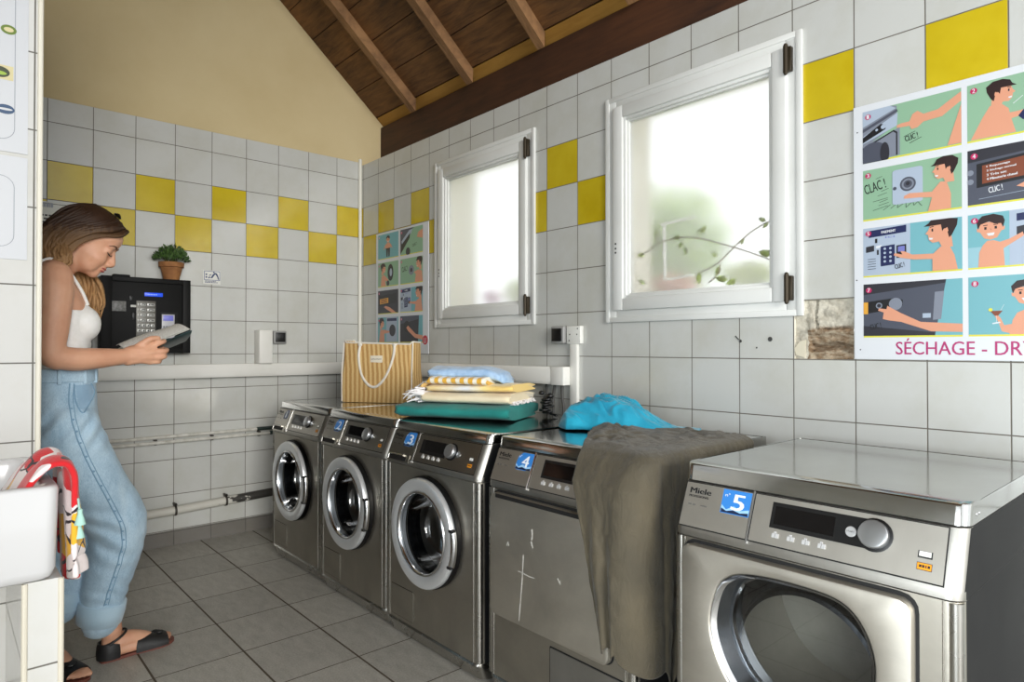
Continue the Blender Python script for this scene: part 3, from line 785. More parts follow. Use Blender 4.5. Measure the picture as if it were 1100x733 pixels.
# ------------------------------------------------------------------ dryers
DX0, DX1, DZ0, DZ1 = -.268, .226, .272, .662
MAT_DOORSTEEL = steel('dryer_door_steel', (206, 201, 190), .46)
def lower_flap(r):
    m = M().prism(rrect(-.012, .078, .268, .246, .004), (0, 0, 0), (1, 0, 0), (0, 0, 1), .0008, 0, .0002)
    f = build('filter_flap', M().prism(rrect(-.008, .081, .265, .242, .004), (0, 0, 0), (1, 0, 0), (0, 0, 1), .0026, 0, .0002), steel('flap_steel', (186, 186, 184), .3), r, 0)
    build('flap_seam', m, MAT_GAP, f, 0)
def door_gap(r):
    m = M().prism(rrect(DX0-.004, DZ0-.003, DX1+.006, DZ1+.008, .030, 8), (0, 0, 0), (1, 0, 0), (0, 0, 1), .0012, 0, .0004); build('door_gap_shade', m, MAT_GAP, r, 0)  # dark plate standing in for the shaded groove around the door
def make_dryer(kind):
    lab = {4: 'tumble dryer numbered 4 with a scratched plain steel door, half covered by the khaki cloth', 5: 'tumble dryer numbered 5 with a wide oval window, nearest machine at the right end'}[kind]
    r = thing('tumble_dryer', lab, 'tumble dryer', (-.83, -2.703 if kind == 4 else -3.427, 0), ROT, None, world=False)
    win = catmull([(-.190, .500), (-.172, .575), (-.138, .612), (-.085, .628), (.00, .633), (.085, .628), (.128, .604), (.155, .555), (.162, .50), (.150, .435), (.112, .368), (.055, .328), (-.012, .315), (-.082, .330), (-.140, .372), (-.177, .435)], True, 5)
    win = [(p.x, p.y) for p in win]
    if kind == 5:
        small = [(x*.99-.0, z) for x, z in win]
        cut = M().prism(small, (0, -.1, 0), (1, 0, 0), (0, 0, 1), .42, 0, -.42)
        cut.v = [Vector((p.x, p.y, p.z)) for p in cut.v]
        machine_shell(r, .842, cut)
    else: machine_shell(r, .834, M().box((-.01, .2, .3), (.01, .3, .4)))
    controls(r, False); sticker(r, str(kind), -.186, -.1145, .47, .94, kind == 4)
    lower_flap(r)
    if kind == 4: door_gap(r)
    outer = rrect(DX0, DZ0, DX1, DZ1, .026, 8)
    if kind == 4:
        m = M(); lv = [(.0, .001), (0, .014), (.002, .018), (.007, .020)]
        rings = []
        for ins, h in lv:
            rings.append([Vector((x, -h, z)) for x, z in rrect(DX0+ins, DZ0+ins, DX1-ins, DZ1-ins, .026-ins, 8)])
        m.loft(rings); d = build('door', m, MAT_DOORSTEEL, r, 30)
        m = M().prism([(DX0+.03, DZ1-.013), (DX1-.004, DZ1-.013), (DX1-.004, DZ1-.001), (DX0+.03, DZ1-.001)], (0, 0, 0), (1, 0, 0), (0, 0, 1), .002, 0, .0194); build('grip_slot', m, MAT_GAP, d, 0)  # slot drawn as a flat dark strip, its shade put into the colour
        # scratches and dents in the door: bare scored metal
        MAT_SCORE = plain('scored_metal', (214, 212, 206), .6, .3)
        def scr(pts, wd):
            m = M()
            for (x0, z0), (x1, z1) in zip(pts[:-1], pts[1:]):
                dx, dz = x1-x0, z1-z0; l = sqrt(dx*dx+dz*dz); nx, nz = -dz/l*wd, dx/l*wd
                m.prism([(x0-nx, z0-nz), (x1-nx*.5, z1-nz*.5), (x1+nx*.5, z1+nz*.5), (x0+nx, z0+nz)], (0, 0, 0), (1, 0, 0), (0, 0, 1), .0005, 0, .0198)
            build('scratch', m, MAT_SCORE, d, 0)
        Q = lambda x, z: (x-.028, z+.003)
        scr([Q(-.078, .492), Q(-.083, .42), Q(-.092, .34), Q(-.098, .286)], .0022); scr([Q(-.102, .437), Q(-.078, .436), Q(-.052, .433), Q(-.028, .434)], .0014)
        scr([Q(-.040, .578), Q(-.038, .555), Q(-.042, .545)], .0035); scr([Q(-.044, .540), Q(-.036, .522)], .0030); scr([Q(-.155, .503), Q(-.150, .517), Q(-.146, .503)], .0014); scr([Q(.068, .46), Q(.076, .448)], .0016)
        scr([Q(.079, .456), Q(.078, .444)], .0012)
    else:
        # door slab with the window hole, both outlines resampled by angle
        c = Vector((-.016, .470)); NA = 160
        def ray_at(poly, a):
            best = None; dx, dz = cos(a), sin(a)
            for (x0, z0), (x1, z1) in zip(poly, poly[1:]+poly[:1]):
                ex, ez = x1-x0, z1-z0; den = dx*ez-dz*ex
                if abs(den) < 1e-12: continue
                t_ = ((x0-c.x)*ez-(z0-c.y)*ex)/den; u_ = ((x0-c.x)*dz-(z0-c.y)*dx)/den
                if t_ > 0 and -1e-6 <= u_ <= 1+1e-6: best = t_ if best is None else max(best, t_)
            return best
        ang = [2*pi*k/NA for k in range(NA)]
        ro = [ray_at(outer, a) for a in ang]; ri = [ray_at(win, a) for a in ang]
        def loop(rs, ins, y): return [Vector((c.x+(q-ins)*cos(a), y, c.y+(q-ins)*sin(a))) for q, a in zip(rs, ang)]
        m = M().loft([loop(ro, 0, -.001), loop(ro, 0, -.016), loop(ro, .002, -.021), loop(ro, .008, -.0235), loop(ri, -.012, -.0235), loop(ri, -.004, -.022), loop(ri, 0, -.017), loop(ri, .001, -.008)], True, False, False)
        d = build('door', m, MAT_DOORSTEEL, r, 40)
        rg = [ray_at(rrect(DX0-.004, DZ0-.003, DX1+.006, DZ1+.008, .030, 8), a) for a in ang]
        m = M().loft([loop(rg, 0, -.0004), loop(rg, 0, -.0016), loop(ri, -.03, -.0016)], True, False, False); build('door_gap_shade', m, MAT_GAP, r, 0)  # dark sheet painting the shade in the groove round this door
        m = M().loft([loop(ri, .0005, -.019), loop(ri, .004, -.014), loop(ri, .010, -.008)], True, False, False); build('window_lip', m, MAT_CHROME, d, 60)
        m = M().loft([loop(ri, .009, -.009), loop([q*.975 for q in ri], .010, .022), loop([q*.955 for q in ri], .011, .052)], True, False, False); build('window_funnel', m, plain('funnel_dark_steel', (122, 126, 130), .2, .95), d, 60)
        m = M().loft([loop([q*.955 for q in ri], .010, .044), loop([q*.955 for q in ri], .014, .041), loop([q*.955 for q in ri], .019, .050)], True, False, False); build('glass_seal', m, MAT_CHROME, d, 60)
        m = M(); l = loop([q*.955 for q in ri], .012, .048); m.add(l, [tuple(range(len(l)))]); build('door_glass', m, MAT_DOORGLASS, d, 0)
        dc = (-.01, 0, .43)
        m = M().lathe([(.150, .064), (.158, .068), (.165, .085), (.232, .10), (.232, .58), (.215, .60), (.0001, .61)], 64, 'y', dc); build('drum', m, MAT_DRUM, r, 40)
        m = M().lathe([(.213, .40), (.222, .392), (.231, .40), (.231, .43), (.213, .43), (.213, .40)], 64, 'y', dc); build('drum_ring', m, MAT_CHROME, r, 60)
        m = M()
        for k in range(3):
            a = 2*pi*k/3+1.2; p = Vector((cos(a), 0, sin(a))); m.tube([Vector(dc)+p*.222+Vector((0, .12, 0)), Vector(dc)+p*.222+Vector((0, .39, 0))], .018, 8)
        build('drum_paddle', m, MAT_DRUM, r, 50)
        for q in (.090, .108): build('lid_screw', M().lathe([(.004, .0), (.003, .0012), (.0001, .0016)], 10, 'x', (HW+.0022, q, .818)), MAT_CHROME, r, 60)
    return r
make_dryer(4); make_dryer(5)
# ------------------------------------------------------------------ trunking, switches, pipes
def slab(lo, hi, bev=.003): return M().box(lo, hi, 0, bev)
t_ = thing('cable_trunking', 'long wide white trunking ledge running along the left back wall under the payment terminal', 'cable trunking', (-1.5, -.03, .952))
build('trunk_body', M().box((-3.24, -.058, .952), (-.062, -.001, 1.030), 0, .003), MAT_TRUNK, t_); build('trunk_cover', M().box((-3.24, -.062, .960), (-.062, -.057, 1.022), 0, .002), MAT_TRUNK, t_)
t_ = thing('cable_trunking', 'white trunking along the window wall above the washing machines, ending under the white socket', 'cable trunking', (-.03, -1.0, .957))
build('trunk_body', M().box((-.058, -2.00, .957), (-.001, -.002, 1.038), 0, .003), MAT_TRUNK, t_); build('trunk_cover', M().box((-.062, -1.93, .964), (-.057, -.064, 1.031), 0, .002), MAT_TRUNK, t_)
build('end_cap', M().box((-.064, -2.006, .955), (-.001, -1.925, 1.040), 0, .003), MAT_TRUNK, t_)
m = slab((-.728, -.088, 1.0305), (-.647, -.001, 1.235)); m.box((-.724, -.090, 1.034), (-.651, -.087, 1.231), 0, .001)
single('cable_riser', m, MAT_TRUNK, 'short upright white cable duct standing on the back wall ledge beside the black switch', 'cable duct')
m = slab((-.020, -2.050, .848), (-.001, -2.0065, 1.147), .002)
single('cable_riser', m, MAT_TRUNK, 'slim vertical white cable duct below the socket on the window wall', 'cable duct')
def switch(loc, axis, label):
    """grey surface box with a black rocker; loc is the centre on the wall"""
    r = thing('wall_switch', label, 'switch', loc, 0 if axis == 'a' else -pi/2, world=False)
    build('switch_box', M().box((-.042, -.036, -.040), (.042, -.001, .040), 0, .006, 3), plain('switch_grey', (150, 150, 148), .4), r)
    f = build('rocker', M().box((-.031, -.043, -.030), (.031, -.034, .030), 0, .003, 2), MAT_BLACK, r); return r
switch((-.578, 0, 1.192), 'a', 'square black-faced switch on the back wall right of the upright duct')
switch((0, -1.940, 1.187), 'b', 'square black-faced switch on the window wall next to the white socket')
r = thing('wall_socket', 'white square socket plate on the window wall right of the black switch', 'socket', (0, -2.032, 1.186), -pi/2, world=False)
build('plate', M().box((-.044, -.024, -.041), (.044, -.001, .041), 0, .004, 3), MAT_WHITE, r)
m = M()
for x, z in ((-.022, .002), (.022, .002), (-.026, -.026), (.026, .028)): m.lathe([(.0035, -.0242), (.002, -.0246), (.0001, -.0244)], 10, 'y', (x, 0, z))
build('socket_hole', m, MAT_INK, r)
# thin twin water pipes with a brass tap, and the grey waste pipe
m = M()
for z in (.624, .594): m.tube([(-1.53, -.026, z-.002), (-.95, -.026, z+.001), (-.40, -.026, z+.003)], .0095, 10)
t_ = thing('water_pipe', 'twin thin cream-painted water pipes with a brass tap along the back wall', 'pipe', (-.95, -.026, .59))
build('pipe', m, MAT_PIPE, t_)
m = M()
for x in (-1.28, -.98, -.705):
    m.box((x-.007, -.030, .582), (x+.007, -.001, .592), 0, .001); m.box((x-.007, -.036, .605), (x+.007, -.001, .613), 0, .001)
build('pipe_clip', m, plain('dark_clip', (70, 66, 60), .6), t_)
m = M().tube([(-.72, -.026, .627), (-.40, -.026, .627)], .0115, 10); m.tube([(-.64, -.026, .597), (-.40, -.026, .597)], .0115, 10); build('pipe_sleeve', m, plain('dark_green_sleeve', (38, 52, 48), .5), t_)
m = M().tube([(-1.545, -.03, .60), (-1.545, -.03, .645)], .014, 12); m.tube([(-1.57, -.03, .609), (-1.515, -.03, .609)], .012, 12); m.tube([(-1.545, -.03, .609), (-1.545, -.075, .609)], .010, 12)
m.tube([(-1.575, -.078, .622), (-1.515, -.078, .602)], .007, 8); m.lathe([(.0001, -.084), (.014, -.084), (.014, -.066), (.0001, -.066)], 8, 'y', (-1.545, 0, .612)); m.tube([(-1.545, -.055, .609), (-1.545, -.060, .575)], .008, 10)
build('brass_tap', m, MAT_BRASS, t_)
t = NT('peeling_pipe'); px, py, pz = t.xyz(t.pos())
f = t.math('ADD', t.math('MULTIPLY', t.math('SUBTRACT', px, -1.08), 2.2), t.math('MULTIPLY', t.math('SUBTRACT', t.noise(t.mapv(t.pos(), (1, 1, 2)), 16, 4, .7).outputs[0], .5), 1.6))
t.bsdf(Base_Color=t.ramp(f, [(.46, lin(200, 198, 188)), (.52, lin(58, 56, 52))]), Roughness=.5); MAT_WASTE = t.m
m = M().tube([(-3.2, -.036, .165), (-1.18, -.036, .204), (-.40, -.036, .238)], .0245, 14)
t_ = thing('waste_pipe', 'sloping grey waste pipe with flaking white paint low on the back wall', 'pipe', (-1.8, -.036, .14))
build('pipe', m, MAT_WASTE, t_)
m = M()
for x in (-1.18, -.905):
    z = .204+(x+1.18)*.0436; m.lathe([(.027, x-.006), (.029, x-.006), (.029, x+.006), (.027, x+.006)], 14, 'x', (0, -.036, z)); m.box((x-.005, -.036, z+.026), (x+.005, -.001, z+.040), 0, .001); m.lathe([(.008, -.052), (.008, -.044), (.0001, -.052)], 8, 'y', (x, 0, z+.036))
build('pipe_clamp', m, plain('clamp_grey', (74, 70, 64), .5, .5), t_)
# loose cables hanging behind the third machine
for i, (y0, y1, y2) in enumerate(((-1.845, -1.872, -1.885), (-1.902, -1.900, -1.905), (-1.950, -1.966, -1.955))):
    m = M().tube(catmull([(-.012, y0, .96), (-.016, (y0+y1)/2+.004, .90), (-.02, y1, .82), (-.03, y2, .60), (-.05, y2, .30)], False, 5), .0065, 8)
    single('hanging_cable', m, plain('cable_grey', (74, 74, 72), .5), ['leftmost dark cable hanging from the trunking behind the third washing machine', 'middle dark cable hanging from the trunking behind the third washing machine', 'rightmost dark cable hanging from the trunking behind the third washing machine'][i], 'cable', 'cables below the trunking')

# ------------------------------------------------------------------ payment terminal with the plant on it
TX0, TX1, TZ0, TZ1, TY = -1.556, -1.121, 1.096, 1.508, -.100
t_ = thing('payment_terminal', 'black wall-mounted payment terminal with keypad and small blue display', 'payment terminal', ((TX0+TX1)/2, -.05, TZ0))
MAT_TERM = mottled('terminal_black', (9, 9, 9), (14, 14, 14), 6, .55, Specular_IOR_Level=.22)
m = M().box((TX0, TY+.012, TZ0), (TX1, -.001, TZ1), 0, .004)
for lo, hi in (((TX0, TZ0), (TX0+.050, TZ1)), ((TX1-.040, TZ0), (TX1, TZ1)), ((TX0+.05, TZ0), (TX1-.04, TZ0+.026)), ((TX0+.05, TZ1-.026), (TX1-.04, TZ1))):
    m.box((lo[0], TY, lo[1]), (hi[0], TY+.014, hi[1]), 0, .002)
build('housing', m, MAT_TERM, t_)
def tbox(name, x0, x1, z0, z1, y0, y1, mat, bev=.001): return build(name, M().box((x0, y0, z0), (x1, y1, z1), 0, bev), mat, t_)
YP = TY+.012
m = M().box((-1.352, YP-.004, 1.408), (-1.262, YP, 1.429), 0, .001); d = build('display', m, plain('blue_display', (26, 70, 200), .3, Emission_Color=lin(30, 80, 235), Emission_Strength=.55), t_)
m = M()
for k in range(7): m.prism(rrect(0, 0, .0042, .0045, .001, 2), (-1.336+k*.0068, YP-.0042, 1.416), (1, 0, 0), (0, 0, 1), .0003)
build('display_text', m, plain('display_text', (150, 180, 250), .5, Emission_Color=lin(150, 180, 250), Emission_Strength=.5), d, 0)
tbox('card_reader', -1.505, -1.440, 1.322, 1.376, YP-.005, YP, mottled('reader_grey', (104, 104, 102), (150, 150, 148), 90, .4))
tbox('coin_slot', -1.424, -1.410, 1.378, 1.408, YP-.007, YP, MAT_BLACK, .002); tbox('note_slot', -1.410, -1.398, 1.278, 1.318, YP-.007, YP, MAT_BLACK, .002)
tbox('paper_label', -1.418, -1.392, 1.346, 1.358, YP-.005, YP, MAT_WHITE, .0005)
KX0, KX1 = -1.391, -1.297
k_ = tbox('keypad', KX0, KX1, 1.182, 1.382, YP-.004, YP, plain('keypad_grey', (112, 110, 104), .4, .3))
m = M(); n = M()
for row in range(6):
    z = 1.362-row*.0285; light = row >= 4
    if not light:
        for x0, x1 in ((KX0+.005, KX0+.013), (KX0+.018, KX0+.046), (KX0+.052, KX1-.004)): m.box((x0, YP-.0065, z-.008), (x1, YP-.003, z+.008), 0, .002)
        for x0, x1 in ((KX0+.022, KX0+.042), (KX0+.057, KX1-.010)): n.prism([(0, .002), (.004, -.003), (.009, .004), (x1-x0, -.001), (x1-x0-.002, .005), (.006, .0065)], (x0, YP-.0066, z-.002), (1, 0, 0), (0, 0, 1), .0004)
    else:
        for q in range(4): m.box((KX0+.004+q*.022, YP-.0065, z-.009), (KX0+.023+q*.022, YP-.003, z+.009), 0, .002)
        for q in range(4): n.prism([(0, 0), (.008, .001), (.007, .009), (.001, .008)], (KX0+.009+q*.022, YP-.0066, z-.005), (1, 0, 0), (0, 0, 1), .0004)
build('keys', m, plain('key_silver', (176, 176, 172), .35, .4), k_); build('key_print', n, plain('key_print', (70, 70, 70), .6), k_, 0)
m = M().box((-1.272, YP-.0015, 1.17), (-1.186, YP, 1.325), 0, .001); o = build('card_bay', m, MAT_GAP, t_)
r_ = tbox('card_terminal', -1.268, -1.203, 1.180, 1.312, YP-.012, YP-.001, plain('reader_body', (190, 190, 196), .35), .003)
build('screen', M().box((-1.262, YP-.0135, 1.276), (-1.210, YP-.0115, 1.306), 0, .001), plain('lilac_screen', (110, 112, 190), .3, Emission_Color=lin(110, 112, 200), Emission_Strength=.25), r_)
m = M()
for row in range(3):
    for q in range(4): m.box((-1.262+q*.0135, YP-.0135, 1.190+row*.022), (-1.252+q*.0135, YP-.0115, 1.204+row*.022), 0, .001)
build('keys', m, plain('reader_keys', (120, 122, 128), .4), r_)
build('top_hinge', M().box((-1.50, -.086, TZ1-.003), (-1.42, -.05, TZ1+.012), 0, .004), MAT_TERM, t_)
# potted plant on top
PC = (-1.210, -.052)
t_ = thing('potted_plant', 'small bushy green plant in a terracotta pot on top of the payment terminal', 'potted plant', (PC[0], PC[1], TZ1))
MAT_TERRA = mottled('terracotta', (132, 86, 48), (164, 112, 66), 18, .8)
build('pot', M().lathe([(.0001, 0), (.040, .0), (.056, .070), (.064, .072), (.066, .098), (.059, .100), (.055, .092), (.0001, .090)], 36, 'z', (PC[0], PC[1], TZ1)), MAT_TERRA, t_, 30)
m = M(); rr = random.Random(12)
for _ in range(900):
    a = rr.random()*2*pi; q = sqrt(rr.random()); rad = .090*q; hh = .100*(1-q**2.2*.72)*(.45+.55*rr.random())
    c = Vector((PC[0]+rad*cos(a), PC[1]+min(rad*.52*sin(a), .045), TZ1+.092+hh)); d = Vector((cos(a)*q, sin(a)*q*.6, .5+rr.random()*.9)).normalized(); d += Vector((rr.gauss(0, .4), rr.gauss(0, .3), rr.gauss(0, .3))); d.normalize()
    b = d.cross(Vector((rr.gauss(0, 1), rr.gauss(0, 1), rr.gauss(0, 1)))).normalized(); s = .014+.012*rr.random()
    if c.y+s > -.004: continue
    m.add([c, c+d*s*.5+b*s*.26, c+d*s, c+d*s*.5-b*s*.26], [(0, 1, 2, 3)])
build('foliage', m, mottled('plant_leaf', (36, 58, 26), (84, 116, 54), 60, .6, sc=(1, 1, 1)), t_, 0)
m = M()
for k in range(26):
    a = k*2.4; q = .2+.8*((k*7) % 10)/10; m.tube([(PC[0]+.02*cos(a), PC[1]+.015*sin(a), TZ1+.088), (PC[0]+.05*q*cos(a), PC[1]+.03*q*sin(a), TZ1+.13), (PC[0]+.08*q*cos(a), PC[1]+.04*q*sin(a), TZ1+.165-.03*q)], [.0022, .0016, .0008], 5)
build('stem', m, plain('plant_stem', (70, 78, 40), .8), t_)
build('soil', M().lathe([(.0001, .0935), (.055, .092)], 24, 'z', (PC[0], PC[1], TZ1)), plain('soil', (48, 36, 26), .95), t_)

# ------------------------------------------------------------------ papers
def paper_lines(m, O, ex, ey, w, h, rows, mi, seed, hh=.35, start=.0, off=.0006):
    rr = random.Random(seed)
    for k in range(rows):
        y = h*(1-(k+.5)/rows); x = start
        end = w*(.72+.28*rr.random())
        while x < end:
            l = w*(.05+.09*rr.random()); l = min(l, end-x)
            m.prism([(x, y), (x+l, y), (x+l, y+h/rows*hh), (x, y+h/rows*hh)], O, ex, ey, 0, mi, off); x += l+w*.02
MAT_PAPER = plain('laminated_paper', (196, 199, 204), .3); MAT_LINE = plain('print_grey', (84, 86, 90), .6); MAT_BORD = plain('border_grey', (140, 146, 156), .5)
EXA, EYA = Vector((1, 0, 0)), Vector((0, 0, 1))
# notice on the back wall behind the person
m = M().box((-1.93, -.003, 1.665), (-1.625, -.0008, 1.876), 0)
for a, b in (((.012, .200), (.262, .203)), ((.262, .150), (.2655, .203)), ((.012, .010), (.262, .013))): m.prism([a, (b[0], a[1]), b, (a[0], b[1])], (-1.93, -.003, 1.665), EXA, EYA, 0, 2, .0004)
m.prism([(.288, .211), (.300, .185), (.296, .180), (.280, .208)], (-1.93, -.003, 1.665), EXA, EYA, 0, 3, .0008)
paper_lines(m, (-1.915, -.003, 1.740), EXA, EYA, .23, .07, 4, 2, 3, .5); paper_lines(m, (-1.83, -.003, 1.832), EXA, EYA, .09, .03, 1, 1, 9, .8)
single('paper_notice', m, [plain('notice_paper', (190, 190, 180), .3), MAT_BORD, plain('notice_black', (50, 50, 50), .6), MAT_WHITE], 'laminated paper notice taped to the back wall behind the hair of the person', 'notice', smooth=0)
# little blue pictogram plate
m = M().box((-1.028, -.004, 1.502), (-.930, -.0008, 1.584), 0, .001); O = (-1.028, -.004, 1.502)
for poly in ([(.006, .024), (.095, .024), (.095, .079), (.006, .079)],): m.prism(poly, O, EXA, EYA, 0, 1, .0003)
m.prism([(.009, .027), (.092, .027), (.092, .076), (.009, .076)], O, EXA, EYA, 0, 0, .0006)
for poly in ([(.04, .036), (.052, .038), (.062, .054), (.072, .066), (.066, .070), (.054, .060), (.046, .046)], [(.066, .070), (.078, .066), (.086, .046), (.090, .030), (.084, .030), (.078, .048), (.070, .058)], circ(.018, .058, .005, 12), circ(.018, .042, .005, 12), [(.030, .034), (.040, .040), (.038, .046), (.028, .042)], [(.034, .05), (.046, .056), (.044, .060), (.034, .056)], circ(.060, .072, .0045, 10)): m.prism(poly, O, EXA, EYA, 0, 2, .0009)
paper_lines(m, (-1.018, -.004, 1.508), EXA, EYA, .08, .014, 2, 2, 8, .55, 0, .0006)
single('pictogram_plate', m, [MAT_WHITE, plain('plate_blue', (34, 70, 130), .4), plain('plate_navy', (30, 52, 100), .4)], 'small white plate with a blue pictogram on the back wall right of the terminal', 'sign', smooth=0)
# two laminated sheets on the partition in the left foreground
def sheet(z0, z1, label, seed):
    O = Vector((-2.326, -2.0028, z0)); W = .302; H = z1-z0
    m = M().box((O.x, O.y, z0), (O.x+W, -2.0006, z1), 0)
    rr_ = rrect(.02, .03, W-.026, H-.05, .03, 6); ins = rrect(.0215, .0315, W-.0275, H-.0515, .0285, 6)
    n = len(rr_)
    for k in range(n): m.prism([rr_[k], rr_[(k+1) % n], ins[(k+1) % n], ins[k]], O, EXA, EYA, 0, 1, .0004)
    return m, O, W, H
m, O, W, H = sheet(1.622, 2.12, '', 1)
put_text(m, 'mode', O+Vector((.150, 0, H-.130)), EXA, EYA, h=.010, mi=2, bold=.0006); put_text(m, 'clos', O+Vector((.158, 0, H-.275)), EXA, EYA, h=.010, mi=2, bold=.0006); put_text(m, 'ramme', O+Vector((.150, 0, H-.355)), EXA, EYA, h=.008, mi=2, bold=.0006)
paper_lines(m, O+Vector((.04, 0, H-.11)), EXA, EYA, .20, .075, 5, 3, 4, .4); paper_lines(m, O+Vector((.04, 0, H-.255)), EXA, EYA, .20, .10, 6, 3, 5, .35); paper_lines(m, O+Vector((.04, 0, H-.345)), EXA, EYA, .20, .06, 4, 3, 6, .35); paper_lines(m, O+Vector((.04, 0, H-.44)), EXA, EYA, .19, .07, 5, 3, 7, .35)
for (x, z, a, b, mi) in ((.262, H-.190, .016, .012, 4), (.243, H-.300, .022, .014, 5), (.256, H-.392, .019, .012, 6)): m.prism(circ(x, z, a, 20, b), O, EXA, EYA, 0, mi, .0008)
m.prism([(.214, H-.318), (.272, H-.318), (.272, H-.282), (.214, H-.282)], O, EXA, EYA, 0, 7, .0005)
for (x, z, a, b, mi) in ((.262, H-.190, .010, .006, 7), (.243, H-.303, .016, .005, 8), (.256, H-.392, .015, .003, 0)): m.prism(circ(x, z, a, 16, b), O, EXA, EYA, 0, mi, .0011)
cols = [MAT_PAPER, MAT_BORD, MAT_INK, MAT_LINE, plain('stamp_olive', (96, 120, 30), .5), plain('stamp_dark_green', (46, 56, 28), .5), plain('stamp_blue', (44, 74, 110), .5), plain('stamp_beige', (206, 196, 150), .5), plain('stamp_lime', (150, 180, 60), .5)]
single('instruction_sheet', m, cols, 'upper laminated instruction sheet with small round pictures on the tiled partition', 'notice', smooth=0)
m, O, W, H = sheet(1.352, 1.612, '', 2)
put_text(m, 'le', O+Vector((.212, 0, H-.052)), EXA, EYA, h=.014, mi=2, bold=.0009); put_text(m, 'Regl', O+Vector((.155, 0, H-.052)), EXA, EYA, h=.014, mi=2, bold=.0009)
paper_lines(m, O+Vector((.05, 0, H-.16)), EXA, EYA, .18, .07, 4, 3, 14, .3); paper_lines(m, O+Vector((.05, 0, .06)), EXA, EYA, .17, .05, 3, 3, 15, .3)
single('instruction_sheet', m, cols, 'lower laminated instruction sheet with a rounded border on the tiled partition', 'notice', smooth=0)
